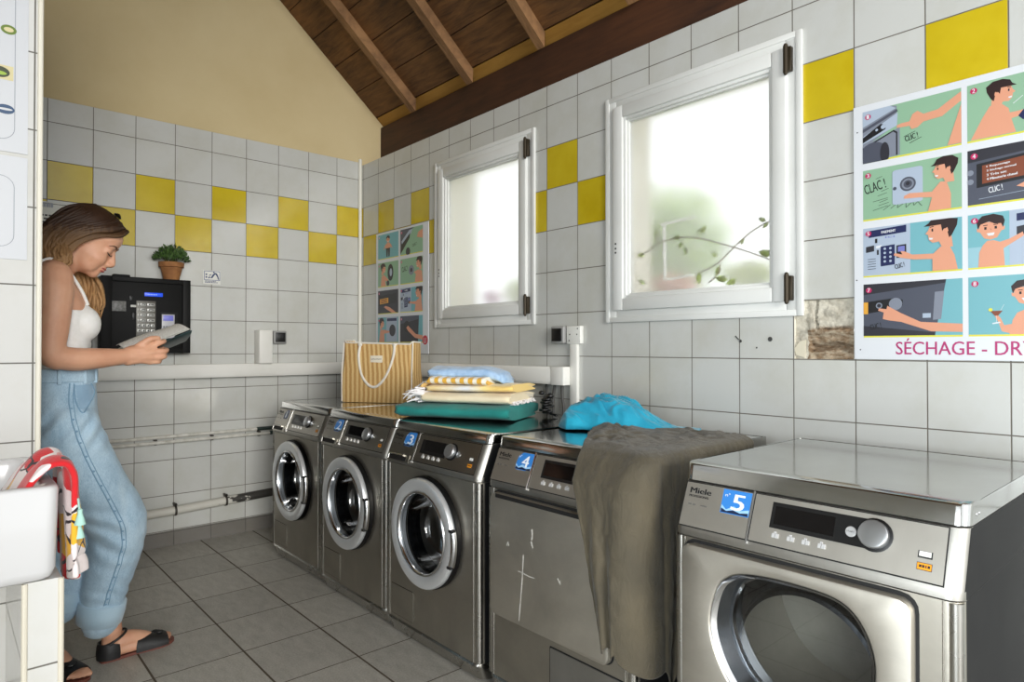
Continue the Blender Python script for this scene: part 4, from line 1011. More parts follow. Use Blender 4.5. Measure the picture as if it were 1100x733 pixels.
# ------------------------------------------------------------------ the two instruction posters (flat printed panels)
PAL = {k: plain('print_'+k, tuple(int(q*.93) for q in v), .4) for k, v in dict(white=(226, 230, 234), green=(146, 186, 154), cyan=(118, 180, 190), cyanl=(152, 196, 208), skin=(226, 160, 128), hair=(44, 24, 24), steel=(132, 138, 152), steeld=(78, 82, 96),
       pale=(176, 190, 208), black=(24, 24, 28), dark=(46, 46, 54), magenta=(196, 30, 96), yellow=(226, 222, 70), navy=(26, 36, 84), lilac=(120, 124, 196), brown=(130, 66, 40), red=(206, 40, 60), orange=(232, 168, 60), title=(182, 44, 112), line=(150, 96, 80), teal=(40, 130, 126)).items()}
PK = list(PAL); PI = {k: i for i, k in enumerate(PK)}
class Poster:
    def __init__(s, y0, z0, W, H):
        s.m = M(); s.y0, s.z0, s.W, s.H = y0, z0, W, H; s.lv = 0
        s.m.box((-.006, y0-W, z0), (-.0008, y0, z0+H), PI['white'], .001)
        s.EX = Vector((0, -1, 0)); s.EY = Vector((0, 0, 1))
    def cell(s, x, y, w, h): s.c = (x, y, w, h); s.k = 0
    def poly(s, col, pts):
        x, y, w, h = s.c; s.k += 1
        # clip the outline to its picture
        P = [(min(max(a, 0), 1), min(max(b, 0), 1)) for a, b in pts]
        s.m.prism([(x+a*w, y+b*h) for a, b in P], (-.006, s.y0, s.z0), s.EX, s.EY, 0, PI[col], .0002+s.k*.00006)
    def circ(s, col, cx, cy, rx, ry=None, n=20):
        x, y, w, h = s.c; ry = ry or rx*w/h
        s.poly(col, [(cx+rx*cos(2*pi*k/n), cy+ry*sin(2*pi*k/n)) for k in range(n)])
    def line(s, col, pts, wd=.008):
        x, y, w, h = s.c
        for (a, b), (c, d) in zip(pts[:-1], pts[1:]):
            dx, dy = (c-a)*w, (d-b)*h; l = sqrt(dx*dx+dy*dy) or 1; nx, ny = -dy/l*wd/2, dx/l*wd/2
            nx, ny = nx*w/w, ny
            s.poly(col, [(a+nx/w*w, b+ny/h*w), (c+nx/w*w, d+ny/h*w), (c-nx/w*w, d-ny/h*w), (a-nx/w*w, b-ny/h*w)])
    def text(s, col, st, cx, cy, wd, ht, rot=0.0):
        x, y, w, h = s.c; s.k += 1
        ex = s.EX*cos(rot)+s.EY*sin(rot); ey = s.EY*cos(rot)-s.EX*sin(rot)
        O = Vector((-.006, s.y0, s.z0))+s.EX*(x+cx*w)+s.EY*(y+cy*h)
        put_text(s.m, st, O, ex, ey, wd*w, ht*h, PI[col], .0002+s.k*.00006, 0, .0004)
    def badge(s, n):
        s.circ('magenta', .06, .885, .032); s.text('white', n, .046, .85, .026, .075)
    def frame(s, bg, n=None):
        s.k = 0; s.poly(bg, [(0, 0), (1, 0), (1, 1), (0, 1)]); s.poly('yellow', [(0, 0), (1, 0), (1, .03), (0, .03)])
    # figures ------------------------------------------------------------
    def side_head(s, cx, cy, r, flip=1):
        """head in profile, looking left for flip=1"""
        f = lambda pts: [(cx+flip*a*r, cy+b*r*s.c[2]/s.c[3]) for a, b in pts]
        s.poly('skin', f([(-.62, .5), (-.78, .1), (-.95, -.12), (-.78, -.2), (-.74, -.55), (-.5, -.8), (-.1, -.75), (.1, -1.2), (.75, -1.2), (.65, -.3), (.8, .2), (.5, .7)]))
        s.poly('hair', f([(-1.05, .42), (-.75, .62), (-.6, .95), (-.1, 1.15), (.6, 1.1), (1.05, .75), (1.0, .3), (.7, -.35), (.52, -.55), (.42, -.1), (.22, .15), (.1, -.05), (.02, .45), (-.5, .42)]))
        s.poly('skin', f([(.22, .1), (.42, .2), (.48, -.05), (.34, -.25), (.22, -.15)]))
        s.poly('black', f([(-.56, .2), (-.46, .22), (-.45, .02), (-.55, .0)])); s.poly('black', f([(-.66, .36), (-.42, .4), (-.42, .34), (-.66, .30)]))
        s.poly('white', f([(-.72, -.42), (-.46, -.46), (-.52, -.58), (-.70, -.55)]))
    def front_head(s, cx, cy, r):
        f = lambda pts: [(cx+a*r, cy+b*r*s.c[2]/s.c[3]) for a, b in pts]
        s.poly('skin', f([(-.75, .5), (-.8, .0), (-.98, .05), (-.95, -.25), (-.75, -.3), (-.45, -.85), (0, -1.0), (.45, -.85), (.75, -.3), (.95, -.25), (.98, .05), (.8, .0), (.75, .5)]))
        s.poly('hair', f([(-.88, -.05), (-1.0, .6), (-.6, 1.05), (.2, 1.15), (.85, .9), (.98, .5), (.85, -.05), (.72, .3), (.3, .3), (-.1, .55), (-.7, .35)]))
        for q in (-.36, .36): s.poly('black', f([(q-.08, .1), (q+.08, .1), (q+.08, -.12), (q-.08, -.12)])); s.poly('black', f([(q-.16, .26), (q+.16, .28), (q+.16, .22), (q-.16, .20)]))
        s.poly('white', f([(-.28, -.45), (.28, -.42), (.2, -.66), (-.16, -.66)])); s.line('line', [(cx-.03*r, cy-.1*r), (cx+.08*r, cy-.35*r)], .004)
def machine_art(p):
    p.poly('steel', [(0, .3), (.36, .62), (.37, .97), (.30, 1), (0, 1)]); p.poly('pale', [(0, 1), (0, .70), (.36, .93), (.30, 1)]); p.poly('steeld', [(0, .66), (.37, .91), (.38, .86), (0, .60)])
    p.poly('pale', [(0, .52), (.38, .84), (.37, .60), (0, .38)]); p.poly('black', [(0, .5), (.20, .70), (.25, .66), (.25, .58), (0, .40)]); p.circ('pale', .225, .635, .026); p.circ('pale', .155, .60, .015)
    p.poly('steel', [(0, .0), (.40, .05), (.40, .56), (0, .33)]); p.poly('black', [(0, .27), (.33, .50), (.36, .46), (.36, .05), (.375, .05), (.375, .48), (.335, .53), (0, .30)]); p.circ('steeld', .12, .10, .17, .28); p.circ('dark', .24, .14, .05, .20)
def pointing_arm(p, x, y, x1, y1, w=.10):
    p.poly('skin', [(x-.10, y-.02), (x-.02, y-.015), (x, y+.08), (x+.05, y+.14), (x+.11, y+.09), (x1, y1+w), (x1, y1-w), (x+.14, y-.04), (x+.10, y-.13), (x+.02, y-.14), (x, y-.06), (x-.10, y-.06)])
def terminal_art(p, x0=0.0):
    p.poly('pale', [(0, .03), (.50, .03), (.50, 1), (0, 1)]); p.poly('navy', [(.06, .80), (.46, .84), (.46, .98), (.06, .94)]); p.text('white', 'PAIEMENT', .20, .86, .15, .05, .05); p.text('lilac', 'ici', .24, .76, .10, .04)
    p.poly('black', [(.13, .68), (.155, .68), (.155, .77), (.13, .77)]); p.poly('dark', [(.03, .50), (.12, .52), (.12, .64), (.03, .62)]); p.poly('white', [(.14, .57), (.20, .58), (.20, .63), (.14, .62)]); p.poly('black', [(.15, .44), (.17, .44), (.17, .54), (.15, .54)])
    p.poly('navy', [(.19, .20), (.34, .22), (.34, .62), (.19, .60)])
    for i in range(4):
        for j in range(2): p.circ('pale', .235+.06*j, .55-.085*i, .014)
    p.poly('black', [(.36, .34), (.46, .35), (.46, .60), (.36, .59)]); p.poly('lilac', [(.375, .46), (.445, .465), (.445, .57), (.375, .565)])
    for i in range(5): p.line('dark', [(.05, .36-.05*i), (.14, .365-.05*i)], .006)
def poster(y0, z0, cells, title, tx, tw):
    p = Poster(y0, z0, .606, .802)
    return p
rows = (.616, .434, .257, .068); RH = (.164, .160, .154, .167)
CW = .264; CX = (.028, .306)
def C(p, c, r): p.cell(CX[c], rows[r], CW, RH[r])
# drying poster
p = Poster(-3.237, 1.092, .606, .802)
C(p, 0, 0); p.frame('green'); machine_art(p)
p.poly('skin', [(.37, .55), (.37, .60), (.42, .62), (.50, .62), (.53, .74), (.58, .78), (.64, .70), (.78, .72), (1, .94), (1, .78), (.82, .58), (.64, .56), (.58, .48), (.52, .47), (.50, .54)]); p.poly('skin', [(.87, .04), (1, .04), (1, .72)])
p.text('black', 'CLIC !', .46, .26, .13, .10, .18); p.line('black', [(.50, .22), (.62, .29)], .006); p.line('black', [(.44, .36), (.56, .42)], .005); p.badge('1')
C(p, 1, 0); p.frame('green'); p.poly('skin', [(.03, .04), (.14, .40), (.20, .56), (.30, .56), (.36, .46), (.38, .30), (.42, .04)]); p.side_head(.30, .74, .125, -1); p.poly('skin', [(.28, .34), (.36, .27), (.46, .30), (.56, .34), (.56, .40), (.44, .38), (.36, .38)]); p.poly('navy', [(.44, .30), (.48, .22), (.62, .28), (.70, .46), (.60, .48), (.50, .42)]); p.poly('steel', [(.62, .2), (1, .2), (1, .95), (.62, .92)]); p.circ('dark', .80, .52, .12); p.line('white', [(.40, .52), (.48, .62)], .006); p.badge('2')
C(p, 0, 1); p.frame('green'); p.text('black', 'CLAC !', .03, .52, .23, .19, .22)
for a, b, c, d in ((.14, .80, .21, .83), (.20, .54, .28, .58), (.16, .46, .26, .50), (.11, .36, .27, .40), (.18, .33, .27, .37), (.17, .27, .28, .31), (.11, .19, .27, .25), (.22, .17, .30, .26)): p.line('black', [(a, b), (c, d)], .005)
p.line('black', [(.30, .18), (.38, .28), (.37, .18), (.46, .27), (.46, .16), (.53, .26), (.54, .18), (.58, .24), (.62, .15)], .005)
p.poly('pale', rrect(.32, .24, .63, .90, .04, 4)); p.circ('steeld', .48, .60, .082); p.circ('steel', .48, .60, .062); p.circ('steeld', .48, .60, .044); p.circ('dark', .48, .61, .022); p.circ('steeld', .345, .55, .02)
p.poly('skin', [(.68, .03), (.72, .28), (.60, .31), (.44, .33), (.44, .38), (.50, .42), (.72, .38), (.80, .54), (.86, .53), (.90, .30), (.90, .03)]); p.side_head(.84, .76, .125); p.badge('3')
C(p, 1, 1); p.frame('steeld'); p.poly('dark', [(0, .78), (1, .90), (1, 1), (0, 1)]); p.poly('black', [(.08, .32), (.80, .40), (.80, .84), (.08, .74)]); p.poly('brown', [(.13, .38), (.75, .45), (.75, .79), (.13, .70)])
for i, st in enumerate(('1 Repassage', '2 Séchage normal', '3 Très sec', '4 Minuterie chaud')): p.text('white', st, .17, .645-.072*i, (.20, .25, .17, .26)[i], .042, .06)
p.poly('skin', [(.42, .26), (.50, .32), (.80, .22), (.80, .08), (.55, .18)]); p.text('white', 'CLIC !', .19, .20, .12, .10, .15); p.circ('steel', .025, .6, .03); p.circ('steel', .025, .44, .03); p.line('pale', [(.1, .12), (.8, .20)], .004); p.badge('4')
C(p, 0, 2); p.frame('cyan'); terminal_art(p)
p.poly('skin', [(.72, .03), (.72, .26), (.54, .28), (.40, .34), (.33, .40), (.34, .44), (.42, .40), (.40, .47), (.44, .46), (.52, .38), (.73, .36), (.80, .48), (.88, .50), (.93, .30), (.96, .03)]); p.side_head(.80, .78, .155); p.text('dark', 'CLIC !', .35, .12, .10, .09, .25); p.badge('5')
C(p, 1, 2); p.frame('cyanl'); p.poly('cyan', [(0, .4), (.36, .4), (.36, 1), (0, 1)]); p.poly('pale', [(.36, .03), (1, .03), (1, 1), (.36, 1)]); p.poly('dark', [(.42, .55), (.50, .55), (.50, .72), (.42, .7)]); p.poly('navy', [(.42, .80), (.9, .84), (.9, .97), (.42, .93)])
p.poly('skin', [(.09, .03), (.10, .30), (.13, .42), (.17, .50), (.23, .50), (.28, .46), (.36, .50), (.47, .60), (.48, .53), (.38, .42), (.31, .34), (.32, .03)]); p.front_head(.20, .73, .125); p.badge('6')
C(p, 0, 3); p.frame('cyan'); p.poly('steeld', [(0, .03), (.74, .03), (.85, 1), (0, 1)]); p.poly('dark', [(0, .80), (.84, .94), (.85, 1), (0, 1)]); p.poly('black', [(0, .66), (.34, .72), (.42, .68), (.42, .58), (.36, .52), (0, .44)]); p.circ('steel', .345, .61, .07); p.circ('steel', .17, .59, .035); p.circ('dark', .17, .59, .022); p.poly('orange', [(0, .44), (.05, .44), (.05, .66), (0, .66)]); p.poly('steel', [(.72, .30), (.80, .31), (.83, .80), (.74, .79)]); p.poly('pale', [(.62, .34), (.70, .34), (.70, .42), (.62, .42)]); p.poly('dark', [(0, .03), (.74, .03), (.74, .08), (0, .22)])
p.poly('skin', [(.16, .50), (.22, .46), (.21, .34), (.28, .31), (.40, .28), (.70, .10), (1, .08), (1, .22), (.60, .27), (.40, .44), (.26, .58), (.25, .52), (.17, .54)]); p.text('black', 'CLIC !', .08, .14, .12, .10, .22); p.badge('7')
C(p, 1, 3); p.frame('cyan'); p.poly('skin', [(.36, .03), (.38, .20), (.31, .18), (.28, .30), (.25, .36), (.23, .34), (.26, .24), (.29, .08), (.35, .05)]); p.poly('skin', [(.36, .03), (.38, .26), (.42, .38), (.50, .44), (.58, .40), (.64, .24), (.65, .03)]); p.front_head(.49, .70, .12); p.poly('brown', [(.19, .42), (.30, .42), (.26, .34), (.23, .34)]); p.line('white', [(.245, .34), (.245, .22)], .003); p.poly('white', [(.21, .20), (.28, .22), (.275, .24), (.21, .22)]); p.line('white', [(.28, .42), (.31, .52)], .003); p.circ('yellow', .195, .44, .018); p.badge('8')
p.cell(0, 0, .606, .802); p.k = 2
p.text('title', 'SÉCHAGE - DRYING', (.1195)/.606, .0155/.802, .418/.606, .049/.802)
for x, z in ((.012, .72), (.008, .25), (.018, .03)): p.circ('dark', x/.606, z/.802, .0035)
o = single('instruction_poster', p.m, [PAL[k] for k in PK], 'large white drying poster of eight cartoon steps, over the nearest dryer', 'poster', smooth=0)
# washing poster
p = Poster(-.222, 1.090, .616, .792); CX = (.026, .303); CW = .254
C(p, 0, 0); p.frame('cyan'); p.poly('skin', [(.36, .50), (.42, .62), (.58, .62), (.64, .50), (.60, .40), (.40, .40)]); p.poly('dark', [(.42, .08), (.48, .08), (.50, .38), (.52, .08), (.58, .08), (.60, .42), (.40, .42)]); p.front_head(.5, .76, .09); p.line('skin', [(.38, .56), (.30, .38)], .03); p.line('skin', [(.62, .56), (.70, .40)], .03); p.badge('1')
C(p, 1, 0); p.frame('green'); p.poly('steeld', [(0, .1), (.35, .8), (.62, 1), (0, 1)]); p.poly('pale', [(.05, .55), (.40, .92), (.55, .95), (.50, .80), (.10, .35)]); p.poly('black', [(0, .05), (.42, .62), (.45, .82), (.05, .42)]); p.circ('dark', .35, .12, .10); p.poly('skin', [(.75, .60), (1, .52), (1, .86), (.80, .78)]); p.text('black', 'CLIC !', .56, .26, .20, .10, .2); p.badge('2')
C(p, 0, 1); p.frame('green'); p.circ('black', .62, .56, .14, .34); p.circ('pale', .64, .56, .06, .16); p.poly('skin', [(.14, .03), (.18, .44), (.30, .50), (.52, .28), (.50, .18), (.36, .26), (.40, .03)]); p.side_head(.27, .74, .13, -1); p.circ('dark', .5, .14, .07); p.circ('green', .88, .54, .06, .2); p.badge('3')
C(p, 1, 1); p.frame('green'); p.text('black', 'CLAC !', .08, .48, .26, .2, .1); p.circ('steel', .50, .52, .12); p.circ('dark', .50, .52, .05); p.poly('skin', [(.66, .03), (.70, .34), (.62, .42), (.80, .5), (.96, .44), (1, .03)]); p.side_head(.84, .76, .14); p.badge('4')
C(p, 0, 2); p.frame('dark'); p.poly('black', [(.05, .36), (.9, .44), (.9, .84), (.05, .78)]); p.poly('orange', [(.10, .42), (.52, .46), (.52, .68), (.10, .64)])
for i in range(3): p.line('brown', [(.15, .60-.06*i), (.45, .62-.06*i)], .02)
p.poly('skin', [(.30, .30), (.42, .20), (.70, .03), (.9, .03), (.60, .26), (.40, .34)]); p.badge('5')
C(p, 1, 2); p.frame('cyan'); terminal_art(p); p.poly('skin', [(.66, .03), (.70, .30), (.42, .36), (.42, .42), (.72, .42), (.80, .5), (.95, .46), (1, .03)]); p.side_head(.84, .78, .16); p.badge('6')
C(p, 0, 3); p.frame('cyan'); p.poly('pale', [(.42, .03), (.95, .03), (.95, 1), (.42, 1)]); p.poly('navy', [(.46, .84), (.92, .84), (.92, .95), (.46, .95)]); p.circ('dark', .72, .48, .15); p.poly('skin', [(.06, .03), (.12, .5), (.28, .52), (.58, .46), (.58, .40), (.32, .36), (.34, .03)]); p.side_head(.20, .76, .13, -1); p.badge('7')
C(p, 1, 3); p.frame('cyan'); p.poly('dark', [(0, .03), (.80, .03), (.84, 1), (0, 1)]); p.poly('steeld', [(0, .70), (.82, .86), (.84, 1), (0, 1)]); p.circ('black', .30, .60, .14); p.poly('skin', [(.28, .56), (.36, .44), (.66, .18), (1, .10), (1, .26), (.70, .32), (.46, .54), (.36, .64)]); p.badge('8')
p.cell(0, 0, .616, .792); p.k = 2; p.text('dark', 'LAVAGE - WASHING', .14, .016/.792, .66, .046/.792); p.circ('red', .945, .105, .046, .046*.616/.792); p.text('white', 'U', .925, .082, .036, .04)
single('instruction_poster', p.m, [PAL[k] for k in PK], 'smaller-looking washing poster on the window wall near the corner, behind the striped bag', 'poster', smooth=0)
# ------------------------------------------------------------------ sink on its tiled support, towel over the rim
t_ = thing('ceramic_sink', 'white ceramic sink fixed to the tiled partition in the left foreground', 'sink', (-2.31, -2.24, .66))
X0, X1, Y0, Y1, ZB, ZT = -2.62, -2.006, -2.476, -2.002, .661, .851
def rr3(ins, z, r, seg=6): return [Vector((x, y, z)) for x, y in rrect(X0+ins, Y0+ins, X1-ins, Y1-ins, r, seg)]
m = M().loft([rr3(.022, ZB, .02), rr3(.010, ZB+.006, .022), rr3(.004, ZB+.022, .024), rr3(0, ZT-.008, .022), rr3(.002, ZT-.002, .022), rr3(.006, ZT, .022), rr3(.022, ZT, .03), rr3(.027, ZT-.004, .03), rr3(.030, ZT-.015, .03), rr3(.040, ZB+.05, .04), rr3(.06, ZB+.032, .05)])
build('basin', m, MAT_CERAMIC, t_, 50)
m = M().lathe([(.034, ZB+.0325), (.034, ZB+.036), (.026, ZB+.037), (.0001, ZB+.033)], 24, 'z', (-2.31, -2.24, 0)); build('drain', m, MAT_CHROME, t_)
t_ = thing('sink_support', 'white tiled support pillar under the right end of the ceramic sink', 'pillar', (-2.03, -2.23, 0))
MAT_TILE_S = tiles('tile_support', 'x', 1.995, 1.0875, white=(206, 206, 203), grout=(110, 106, 98))
build('pillar', M().box((-2.061, -2.452, 0), (-2.000, -2.002, .659)), MAT_TILE_S, t_, 0)
m = M()
for x in (-2.0605, -2.0005): m.tube([(x, -2.4515, 0), (x, -2.4515, .658)], .0055, 10)
build('corner_trim', m, plain('support_trim', (214, 208, 192), .35), t_)
# printed towel
t = NT('printed_towel'); o_ = t.obj(); vz = t.n('ShaderNodeTexVoronoi', {'Vector': t.n('ShaderNodeVectorMath', {0: o_, 1: t.n('ShaderNodeVectorMath', {0: t.noise(o_, 9, 2).outputs[1], 'Scale': .09}, operation='SCALE').outputs[0]}, operation='ADD').outputs[0], 'Scale': 15.0})
rc = t.xyz(vz.outputs['Color'])[0]
c = t.ramp(rc, [(0, lin(232, 220, 220)), (.26, lin(204, 28, 36)), (.62, lin(234, 160, 156)), (.76, lin(230, 174, 46)), (.86, lin(232, 220, 218))], 'CONSTANT')
ve = t.n('ShaderNodeTexVoronoi', {'Vector': t.n('ShaderNodeVectorMath', {0: o_, 1: t.n('ShaderNodeVectorMath', {0: t.noise(o_, 14, 2).outputs[1], 'Scale': .09}, operation='SCALE').outputs[0]}, operation='ADD').outputs[0], 'Scale': 8.0}, feature='DISTANCE_TO_EDGE').outputs[0]
c = t.mix(t.math('LESS_THAN', ve, .022), c, lin(44, 34, 40))
t.bsdf(Base_Color=c, Roughness=.95, Sheen_Weight=.3, Normal=t.bump(t.noise(o_, 260, 2).outputs[0], .4, .002)); MAT_PRINT = t.m
def thick(m, th): return with_mods(m, [('SOLIDIFY', {'thickness': th, 'offset': 0.0}), ('SUBSURF', {'levels': 1, 'render_levels': 1})])
path = [(-2.110, .770), (-2.075, .815), (-2.055, .850), (-2.035, .872), (-2.014, .878), (-1.994, .872), (-1.985, .850), (-1.982, .815), (-1.978, .77), (-1.975, .72), (-1.972, .67), (-1.971, .632)]
pc = catmull([(x, 0, z) for x, z in path], False, 4)
m = M(); nv = 40; vs = []; fs = []
for i, p in enumerate(pc):
    f = i/(len(pc)-1); hang = max(0, (f-.45)/.55)
    for j in range(nv+1):
        v = j/nv; y = -2.452+.235*v+.012*hang*sin(v*9)
        wv = (.004+.013*hang)*sin(v*17+.7*sin(f*5))+.004*sin(v*41+f*3)*hang
        zl = .020*hang*sin(v*6.3+1) + .012*noise.noise(Vector((f*4, v*5, 2)))*(1 if f < .5 else .4)
        top = math.exp(-((f-.38)/.22)**2)
        vs.append((p.x+max(wv, -.004)*(1 if f > .5 else .5)+.006*top, y, p.z+zl*(f > .9)+top*(.010+.012*sin(v*11))))
for i in range(len(pc)-1):
    for j in range(nv): a = i*(nv+1)+j; fs.append((a, a+1, a+nv+2, a+nv+1))
m.add(vs, fs); m = thick(m, .012)
tw = single('printed_towel', m, MAT_PRINT, 'red, pink and white printed towel hanging over the right rim of the sink', 'towel', smooth=80)
m = M()
for k in range(2):
    y = -2.450+.012*k; z = .765-.030*k; m.tube([(-1.972, y, z+.05), (-1.970, y-.004, z+.028)], .0022, 6); m.lathe([(.0001, .03), (.005, .027), (.0045, .02), (.011, -.004), (.0001, -.004)], 10, 'z', (-1.969, y-.005, z))
m.v = [p-tw.location for p in m.v]
o = build('tassel', m, plain('mint_tassel', (170, 212, 200), .9), None, 60); o.parent = tw; o['label'] = 'mint green tassels'

# ------------------------------------------------------------------ things on the machines
TOPZ = .8352
# striped bag
BL = Vector((-.561, -.832, TOPZ)); bd = Vector((.5605, -.8282, 0)).normalized(); bn = Vector((.8282, .5605, 0)).normalized()   # bn: away from the camera
BW, BH, BD = .405, .312, .150
bang = atan2(bd.y, bd.x)
r = thing('striped_bag', 'tan and cream striped tote bag with white rope handles standing on the machines', 'bag', BL+bd*BW/2+bn*BD/2, bang, world=False)   # local x along the width, y away
t = NT('bag_stripes'); X_, Y_, Z_ = t.xyz(t.obj())
w1 = t.noise(t.mapv(t.obj(), (1, 1, 3)), 9, 3).outputs[0]
u = t.math('ADD', t.math('ADD', X_, t.math('MULTIPLY', Y_, .9)), t.math('MULTIPLY', w1, .006))
s_ = t.math('SINE', t.math('MULTIPLY', u, 2*pi/.0262))
weave = t.noise(t.mapv(t.obj(), (1, 1, .25)), 420, 2, .7).outputs[0]
c = t.mix(t.n('ShaderNodeMapRange', {'Value': s_, 'From Min': -.25, 'From Max': .35}).outputs[0], lin(176, 122, 48), lin(226, 192, 130))
c = t.mix(.35, c, t.mix(weave, lin(150, 110, 60), lin(236, 214, 160)))
t.bsdf(Base_Color=c, Roughness=.9, Normal=t.bump(weave, .6, .002)); MAT_BAG = t.m
m = M(); rings = []
for k in range(15):
    f = k/14; z = BH*f; bulge = .010*sin(pi*f); pinch = 1-.28*f**2
    hw = BW/2*(1-.012*f)+.004*sin(f*7); hd = BD/2*pinch
    ring = []
    for x, y in rrect(-hw, -hd-bulge, hw, hd+bulge, .016, 3):
        zz = z + (.006*sin(x*26)+.004*noise.noise(Vector((x*14, y*14, 0))) if f > .9 else 0) + (.012 if (f == 1 and abs(x) > hw*.93) else 0)
        ring.append(Vector((x+.002*noise.noise(Vector((x*9, y*9, z*9))), y+.003*noise.noise(Vector((x*8, z*12, 3))), zz)))
    rings.append(ring)
inner = [[Vector((p.x*.985, p.y*.93, z)) for p in rings[-1]] for z in (BH-.001, BH-.08, .02)]
m.loft(rings+inner, True, True, True); build('bag_body', m, MAT_BAG, r, 60)
MAT_ROPE = cloth('white_rope', (222, 216, 202), (238, 234, 224), 300)
m = M()
for ring in (rings[-1],):
    pts = [p+Vector((0, 0, .002)) for p in ring]; m.tube(pts+[pts[0]], .0042, 8, caps=False)
for sx in (-1, 1): m.tube([Vector((sx*BW/2, -BD/2*.98, .004)), Vector((sx*BW/2+.002, -BD/2*.93-.008, BH*.5)), Vector((sx*BW/2*.99, -BD/2*.72, BH+.008))], .0036, 8)
build('binding', m, MAT_ROPE, r, 70)
for yy, dz in ((-BD/2*.73-.006, 1), (BD/2*.73+.004, 1)):
    m = M(); pts = catmull([(-.100, yy, BH-.004), (-.104, yy-.010*(1 if yy < 0 else -1), BH-.07), (-.082, yy-.018*(1 if yy < 0 else -1), BH-.165), (-.035, yy-.022*(1 if yy < 0 else -1), BH-.222), (.012, yy-.022*(1 if yy < 0 else -1), BH-.222), (.062, yy-.018*(1 if yy < 0 else -1), BH-.165), (.096, yy-.010*(1 if yy < 0 else -1), BH-.07), (.100, yy, BH+.002)], False, 6)
    m.tube(pts, .0072, 10)
    for x in (-.100, .100): m.ellipsoid((x, yy-.002, BH-.004), (.013, .008, .010), None, 12, 8)
    build('rope_handle', m, MAT_ROPE, r, 70)
m = M().box((-.036, -BD/2*.75-.0165, BH-.108), (.034, -BD/2*.75-.012, BH-.062), 0, .001)
lb = build('sewn_label', m, plain('label_cloth', (228, 220, 200), .9), r)
m = M()
for k in range(9): m.prism([(0, 0), (.0042, 0), (.0042, .005), (0, .005)], (-.030+k*.0068, -BD/2*.75-.0168, BH-.084+.0006*((k*7) % 3)), (1, 0, 0), (0, 0, 1), .0003)
build('label_print', m, plain('label_print', (130, 122, 110), .8), lb, 0)

# folded towels; local x along the fold front, y away from the viewer
TD = Vector((.4584, -.8887, 0)); TN = Vector((.8887, .4584, 0)); TA = atan2(TD.y, TD.x); TO = Vector((-.772, -1.718, TOPZ))
def folded(L, D, H, seed, layers, sag=.004, rough=.004, taper=0.0, lean=0.0):
    """a folded cloth: smooth rolled fold at the front, the layers of the fold showing at its ends"""
    m = M(); rings = []; nx, nc = 44, 40
    for i in range(nx+1):
        f = i/nx; x = L*f; e = min(f, 1-f)*2; endr = min(1, (e/.10))**.5 if e < .10 else 1
        ring = []
        for k in range(nc):
            a = 2*pi*k/nc; ca, sa = cos(a), sin(a); q = 2/3.2
            y = (abs(ca)**q)*(1 if ca > 0 else -1)*D/2; z = (abs(sa)**q)*(1 if sa > 0 else -1)*H/2
            lay = sin((z/H+.5)*2*pi*layers)
            sc = .965+.035*endr
            wob = rough*noise.noise(Vector((x*7+seed, y*7, z*20)))+rough*.6*noise.noise(Vector((x*19, y*15+seed, z*30)))
            xo = (.008*lay*(1-endr)+.006*noise.noise(Vector((seed, y*11, z*60)))) * (1 if f > .5 else -1) * (1 if e < .12 else 0)
            zz = (z*sc*(1-taper*f)+H/2)+wob*(1 if z > 0 else .15)-sag*sin(pi*f)*(1 if z > 0 else 0)+lean*f
            yy = y*sc+wob+(.0035*lay if y > 0 else .0012*lay)*(.4+.6*(1-endr))
            ring.append(Vector((x+xo, yy+D/2, max(zz, .0))))
        rings.append(ring)
    m.loft(rings); return m
def place(name, m, mat, off, base, label, ang=0.0, cat='towel', parts=None, group='folded laundry stack'):
    loc = TO+TD*off[0]+TN*off[1]; loc.z = base
    r = thing(name, label, cat, loc, TA+ang, group, world=False)
    build('folded_cloth', m, mat, r, 70)
    global LASTTOP
    zs = sorted(p.z for p in m.v); LASTTOP = base+zs[int(len(zs)*.97)]
    return r
MAT_TEAL = cloth('teal_terry', (20, 112, 108), (36, 140, 132), 240, .7, 1.0, .1)
MAT_CREAM = cloth('cream_terry', (226, 210, 174), (238, 226, 196), 260, .5)
MAT_WHITET = cloth('white_fringe', (226, 222, 222), (240, 238, 238), 300, .5)
MAT_BLUE = cloth('light_denim', (142, 176, 214), (176, 206, 236), 420, .4, .9, .3, 30)
t = NT('yellow_stripes'); X_, Y_, Z_ = t.xyz(t.obj())
sn = t.math('SINE', t.math('ADD', t.math('MULTIPLY', X_, 2*pi/.0385), t.math('MULTIPLY', t.noise(t.obj(), 18, 2).outputs[0], 1.2)))
c = t.mix(t.math('GREATER_THAN', sn, -.05), lin(244, 238, 222), lin(232, 178, 58))
t.bsdf(Base_Color=c, Roughness=.95, Sheen_Weight=.3, Normal=t.bump(t.noise(t.obj(), 300, 2).outputs[0], .4, .002)); MAT_YSTR = t.m
t = NT('pale_yellow_check'); X_, Y_, Z_ = t.xyz(t.obj())
c = t.ramp(t.math('ADD', t.math('MULTIPLY', X_, 2.6), t.math('MULTIPLY', t.noise(t.obj(), 10, 3).outputs[0], .25)), [(.2, lin(234, 210, 150)), (.42, lin(240, 230, 200)), (.62, lin(232, 236, 240)), (.80, lin(244, 224, 150)), (.95, lin(240, 206, 120))])
t.bsdf(Base_Color=c, Roughness=.95, Sheen_Weight=.3, Normal=t.bump(t.noise(t.obj(), 300, 2).outputs[0], .4, .002)); MAT_PALE = t.m
h1 = .066
rt_ = place('teal_towel', folded(.505, .360, h1, 1, 4, .004, .007), MAT_TEAL, (.0, .0), TOPZ, 'thick teal towel at the bottom of the folded stack')
h2 = .048; b2 = LASTTOP-.001
r2 = place('cream_towel', folded(.395, .300, h2, 7, 3, .003), MAT_CREAM, (.105, .028), b2, 'cream fringed towel lying directly on the teal towel')
rr = random.Random(2); m = M()
